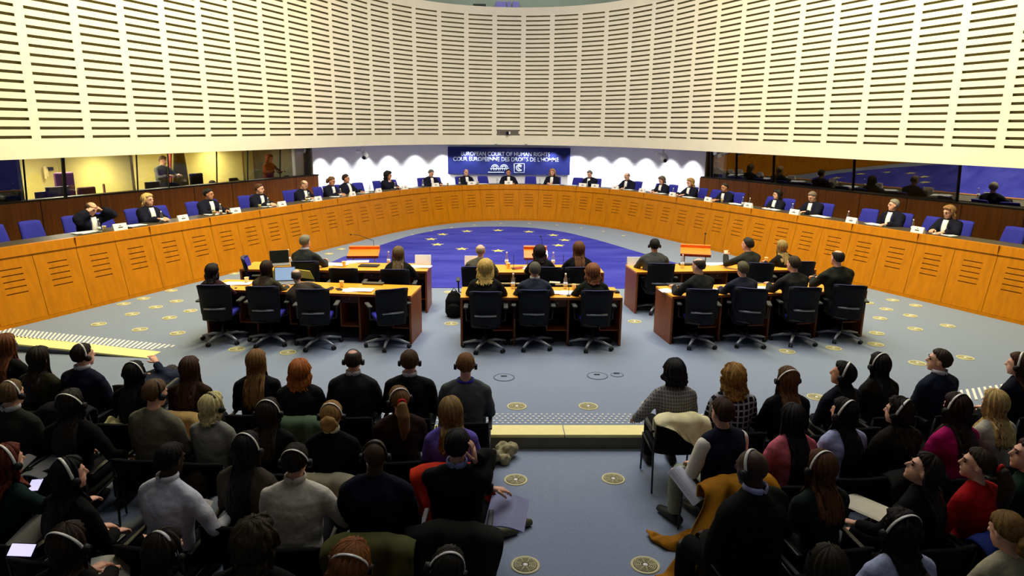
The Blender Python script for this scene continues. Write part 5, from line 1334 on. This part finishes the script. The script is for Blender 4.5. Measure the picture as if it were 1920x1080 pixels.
# coats hung over chair backs --------------------------------------------------
def draped(loc, rz, col, label, w_=.5, drop=.34, back=.285, top=.745, flare=1.1, folds=5, amp=.02, xoff=0, sweep=0):
    """cloth laid over a chair back: over the top and down behind, hanging in folds"""
    nx, nv = 40, 26; bm = bmesh.new(); g = {}; sd = sum(map(ord, label)) % 97
    for j in range(nv+1):
        v = j/nv; s = v*(drop+.34)
        for i in range(nx+1):
            u = i/nx*2-1; fl = 1+(flare-1)*v+.05*math.sin(v*5+sd)
            if s < .16: y, z = -back+.11, top-.16+s
            elif s < .34: a = (s-.16)/.18*PI; y, z = -back+.02+.09*math.cos(a), top+.055*math.sin(a)
            else: y, z = -back-.07, top-(s-.34)
            hang = max(0, min(1, (s-.28)/.3))
            n1 = noise.noise_vector(V((u*1.6+sd, v*1.3, 0))); n2 = noise.noise_vector(V((u*4.5+sd, v*3.5, 3)))
            y -= hang*(amp*(1.2+1.3*math.sin(u*folds*1.9+1.5*v+sd))+abs(n2.y)*.045)+.012*abs(n1.y)
            if s < .34: z += n1.z*.03+n2.z*.012-.05*u**4
            else: z += n1.z*.04*(1-hang)-.05*u**4*(1-hang)
            x = u*w_/2*fl*(1-.05*math.cos(u*8+sd)*hang)+xoff*hang*v*v+n1.x*.04+n2.x*.02
            z += hang*(sweep*u-.09*n1.x)*v
            g[i, j, 0] = bm.verts.new((x, y, max(z, .02+.01*abs(n2.z))))
            ang = math.radians(90) if s >= .34 else (s-.16)/.18*PI-PI/2 if s > .16 else -PI/2
            g[i, j, 1] = bm.verts.new((x*.985, y+.018*math.sin(ang), max(z-.018*max(0, math.cos(ang)), .004)))
    for q in (0, 1):
        for i in range(nx):
            for j in range(nv): bm.faces.new((g[i, j, q], g[i+1, j, q], g[i+1, j+1, q], g[i, j+1, q]))
    for i in range(nx):
        for j in (0, nv): bm.faces.new((g[i, j, 0], g[i+1, j, 0], g[i+1, j, 1], g[i, j, 1]))
    for j in range(nv):
        for i in (0, nx): bm.faces.new((g[i, j, 0], g[i, j+1, 0], g[i, j+1, 1], g[i, j, 1]))
    o = obj('coat', bm, mat('coat cloth', col, .85, .18, 9, .3, spec=.15), None, True)
    o.location = loc; o.rotation_euler.z = rz
    return tag(o, label, 'coat')
def on_chair(key, **kw):
    loc, yw = next(v for k_, v in APOS.items() if key in k_); return draped(loc, yw*.35, **kw)
on_chair('copper bob', col=(66, 84, 62), label='grey green coat hung behind the person with copper bob', drop=.42, w_=.56, amp=.035)
on_chair('cream collar', col=(128, 122, 100), label='beige coat over the chair of the person with cream collar', drop=.36)
on_chair('violet sweater', col=(178, 40, 12), label='red orange coat over the chair of the violet sweater', drop=.42, w_=.62, top=.79, xoff=.12)
on_chair('navy suit with headset', col=(20, 20, 26), label='black coat over the chair of the navy suit man', drop=.3)
on_chair('bald dark skinned man in navy', col=(76, 78, 40), label='olive padded coat over the chair of the bald man in navy', drop=.34, w_=.58, amp=.04)
on_chair('hand raised', col=(22, 26, 22), label='black green coat over the chair of the person touching the ear', drop=.44, w_=.62, amp=.03)
on_chair('padded vest', col=(156, 104, 16), label='long mustard coat over the chair of the man in navy vest, trailing on the carpet', drop=.86, w_=.58, flare=1.45, amp=.075, xoff=-.26, folds=6)
on_chair('plaid blazer', col=(236, 226, 178), label='cream padded coat over the chair of the plaid blazer', drop=.2, w_=.46, top=.80, xoff=.1, amp=.03, folds=3, sweep=-.25)
on_chair('scarlet top', col=(26, 40, 104), label='shiny blue jacket over the chair of the scarlet top', drop=.3, w_=.5, amp=.04)
on_chair('straight brown hair', col=(150, 122, 74), label='tan coat over the chair of the straight brown haired person', drop=.34, w_=.5)
on_chair('fur coat', col=(18, 18, 18), label='black coat with pale piping over the fur coat chair', drop=.3, w_=.52)
# trailing hem of the mustard coat and bundles on the floor
def heap(px, py, z, size, col, label, name='scarf', cat='scarf'):
    q = at(px, py, z); bm = bmesh.new()
    for i in range(9): ell(bm, (random.uniform(-.5, .5)*size[0], random.uniform(-.5, .5)*size[1], size[2]*random.uniform(.25, .5)), (size[0]*random.uniform(.2, .4), size[1]*random.uniform(.2, .4), size[2]*random.uniform(.25, .5)), Matrix.Rotation(random.uniform(0, 3), 3, 'Z'), 10, 7)
    me = remesh(bm, .014, 2)
    for v in me.vertices:
        v.co += noise.noise_vector(v.co*16+V((px, 0, 0)))*.02; v.co.z = max(v.co.z, .004)
    o = obj(name, me, mat(name+' cloth', col, .9, .3, 14, .3)); o.location = q; return tag(o, label, cat)
heap(940, 862, AF, (.26, .24, .2), (140, 132, 100), 'crumpled beige scarf on the floor under the grey sweater man\'s chair')
heap(905, 900, AF, (.14, .16, .2), (150, 150, 140), 'pale bundle on the aisle floor behind the violet sweater', 'bundle', 'bundle')
heap(218, 838, AF+.42, (.2, .24, .34), (232, 226, 160), 'cream coat bundled on the seat beside the grey olive jacket man', 'bundled_coat', 'coat')
heap(345, 930, AF+.4, (.34, .26, .3), (38, 27, 17), 'dark brown fur trimmed coat piled on the seat beside the crisp white shirt', 'bundled_coat', 'coat')
bm = bmesh.new(); pp_ = [at(x, y, AF) for x, y in ((1211, 1002), (1228, 1012), (1250, 1022), (1272, 1024), (1300, 1016), (1325, 1000))]
tube(bm, [p+V((0, 0, .035)) for p in pp_], [(.02, .015), (.06, .025), (.09, .035), (.10, .045), (.11, .05), (.06, .03)], 12, V((0, 1, 0)))
me = remesh(bm, .014, 2)
for v in me.vertices: v.co += noise.noise_vector(v.co*13)*.025; v.co.z = max(v.co.z, AF+.004)
tag(obj('coat_sleeve', me, mat('coat cloth', (156, 104, 16), .85, .18, 9, .3, spec=.15)), 'mustard sleeve lying on the aisle carpet below the long coat', 'sleeve')
for px, py, d in ((945, 1008, 'nearer'), (972, 992, 'farther')):
    q = at(px, py, AF); bm = bmesh.new(); tube(bm, [(-.12, 0, .04), (-.06, 0, .06), (.04, 0, .05), (.13, 0, .03)], [(.04, .04), (.045, .055), (.045, .045), (.03, .028)], 10, V((0, 1, 0)))
    o = obj('shoe', bm, mat('olive shoe', (74, 74, 50), .6, .2, 20), None, True); o.location = q; o.rotation_euler.z = .5; tag(o, 'olive shoe on the aisle carpet under the lilac document, the %s of the pair' % d, 'shoe')

# papers, phones, held things -----------------------------------------------
def sheet(px, py, z, w_, d, rz, tx, ty, label, col=(236, 236, 236), emit=None, name='document', cat='paper', n=3):
    q = at(px, py, AF+z); t = thing(name, q, label, cat); t.rotation_euler = (R(tx), R(ty), R(rz))
    mt = mat('held sheet', col, .7, .03, 30, emit=emit)
    for i in range(n):
        bm = bmesh.new(); g = {}
        for a in range(7):
            for b in range(2):
                x = (a/6-.5)*w_+i*.006; g[a, b] = bm.verts.new((x, (b-.5)*d-i*.004, i*.004+.02*math.sin(a/6*PI)*(1+.2*i)))
        for a in range(6): bm.faces.new((g[a, 0], g[a+1, 0], g[a+1, 1], g[a, 1]))
        bmesh.ops.solidify(bm, geom=bm.faces[:], thickness=.0025)
        obj('page', bm, mt, t)
    return t
sheet(950, 962, .60, .29, .40, -8, 5, 4, 'lilac white document held out over the aisle', (176, 178, 214))
sheet(93, 872, .72, .22, .40, -12, 4, 0, 'grey printed document held by the person in dark teal', (150, 152, 156))
sheet(40, 872, .74, .12, .2, -20, 24, 0, 'second white page beside the hand of the person in teal', (176, 176, 180), n=1)
sheet(58, 998, .74, .2, .27, -10, 16, 0, 'grey notebook page above the glowing phone', (150, 148, 140))
sheet(205, 1066, .6, .22, .2, 30, 10, 20, 'white page beside the dark brown haired phone holder', (230, 228, 214))
sheet(626, 940, .62, .1, .22, 20, 30, 10, 'white page beside the white shirt man with headset', (226, 226, 226))
sheet(1625, 952, .62, .24, .34, 30, -3, 0, 'bright white sheet on the lap of the upward looking person', (250, 246, 226))
sheet(1286, 910, .62, .12, .34, 20, 30, -20, 'folded white programme held by the man in navy vest', (226, 228, 240))
sheet(374, 955, .6, .14, .16, 0, 20, 0, 'small white paper in the hand of the white shirt man', (214, 210, 206))
def phone(px, py, z, rz, tx, label, w_=.075, d=.15):
    q = at(px, py, AF+z); t = thing('phone', q, label, 'phone'); t.rotation_euler = (R(tx), 0, R(rz))
    obj('body', B(-w_/2, w_/2, -d/2, d/2, 0, .009, bev=.003), m_black, t)
    obj('screen', B(-w_/2+.004, w_/2-.004, -d/2+.006, d/2-.006, .009, .0105), mat('bright screen', (200, 200, 250), .3, .12, 14, emit=((214, 206, 255), 1.1)), t)
phone(66, 911, .64, 10, 20, 'glowing phone on the lap of the person in dark teal', .09, .13)
phone(42, 1032, .74, -4, 40, 'large glowing phone held sideways at the lower frame corner', .17, .09)

# interpreters in the lit booths ------------------------------------------------
for px, py, lb, hair, skn, col, d in ((303, 292, 'grey haired interpreter in grey behind the third booth glass', ('short', (120, 104, 84)), 'l', (92, 92, 88), .95), (503, 290, 'interpreter in rust top behind the dim booth glass', ('bob', (140, 70, 36), 8), 'm', (120, 54, 26), .8), (392, 338, 'interpreter bending low over papers in the booth', ('short', (60, 44, 36)), 'l', (120, 60, 54), 1.05)):
    qc = offset(BACK, d); q, n = at_s(qc, hit(qc, px, 330))
    z = at_y(px, py, q.y).z; h0 = hoff(6)
    make_person(lb, (q.x, q.y, z-h0.z), math.atan2(n.x, -n.y), skn, 6, (0, 12, 0), hair, col, (20, 20, 24), ('desk', 'desk'), 1, False, None, None, 'jacket', False, .018)
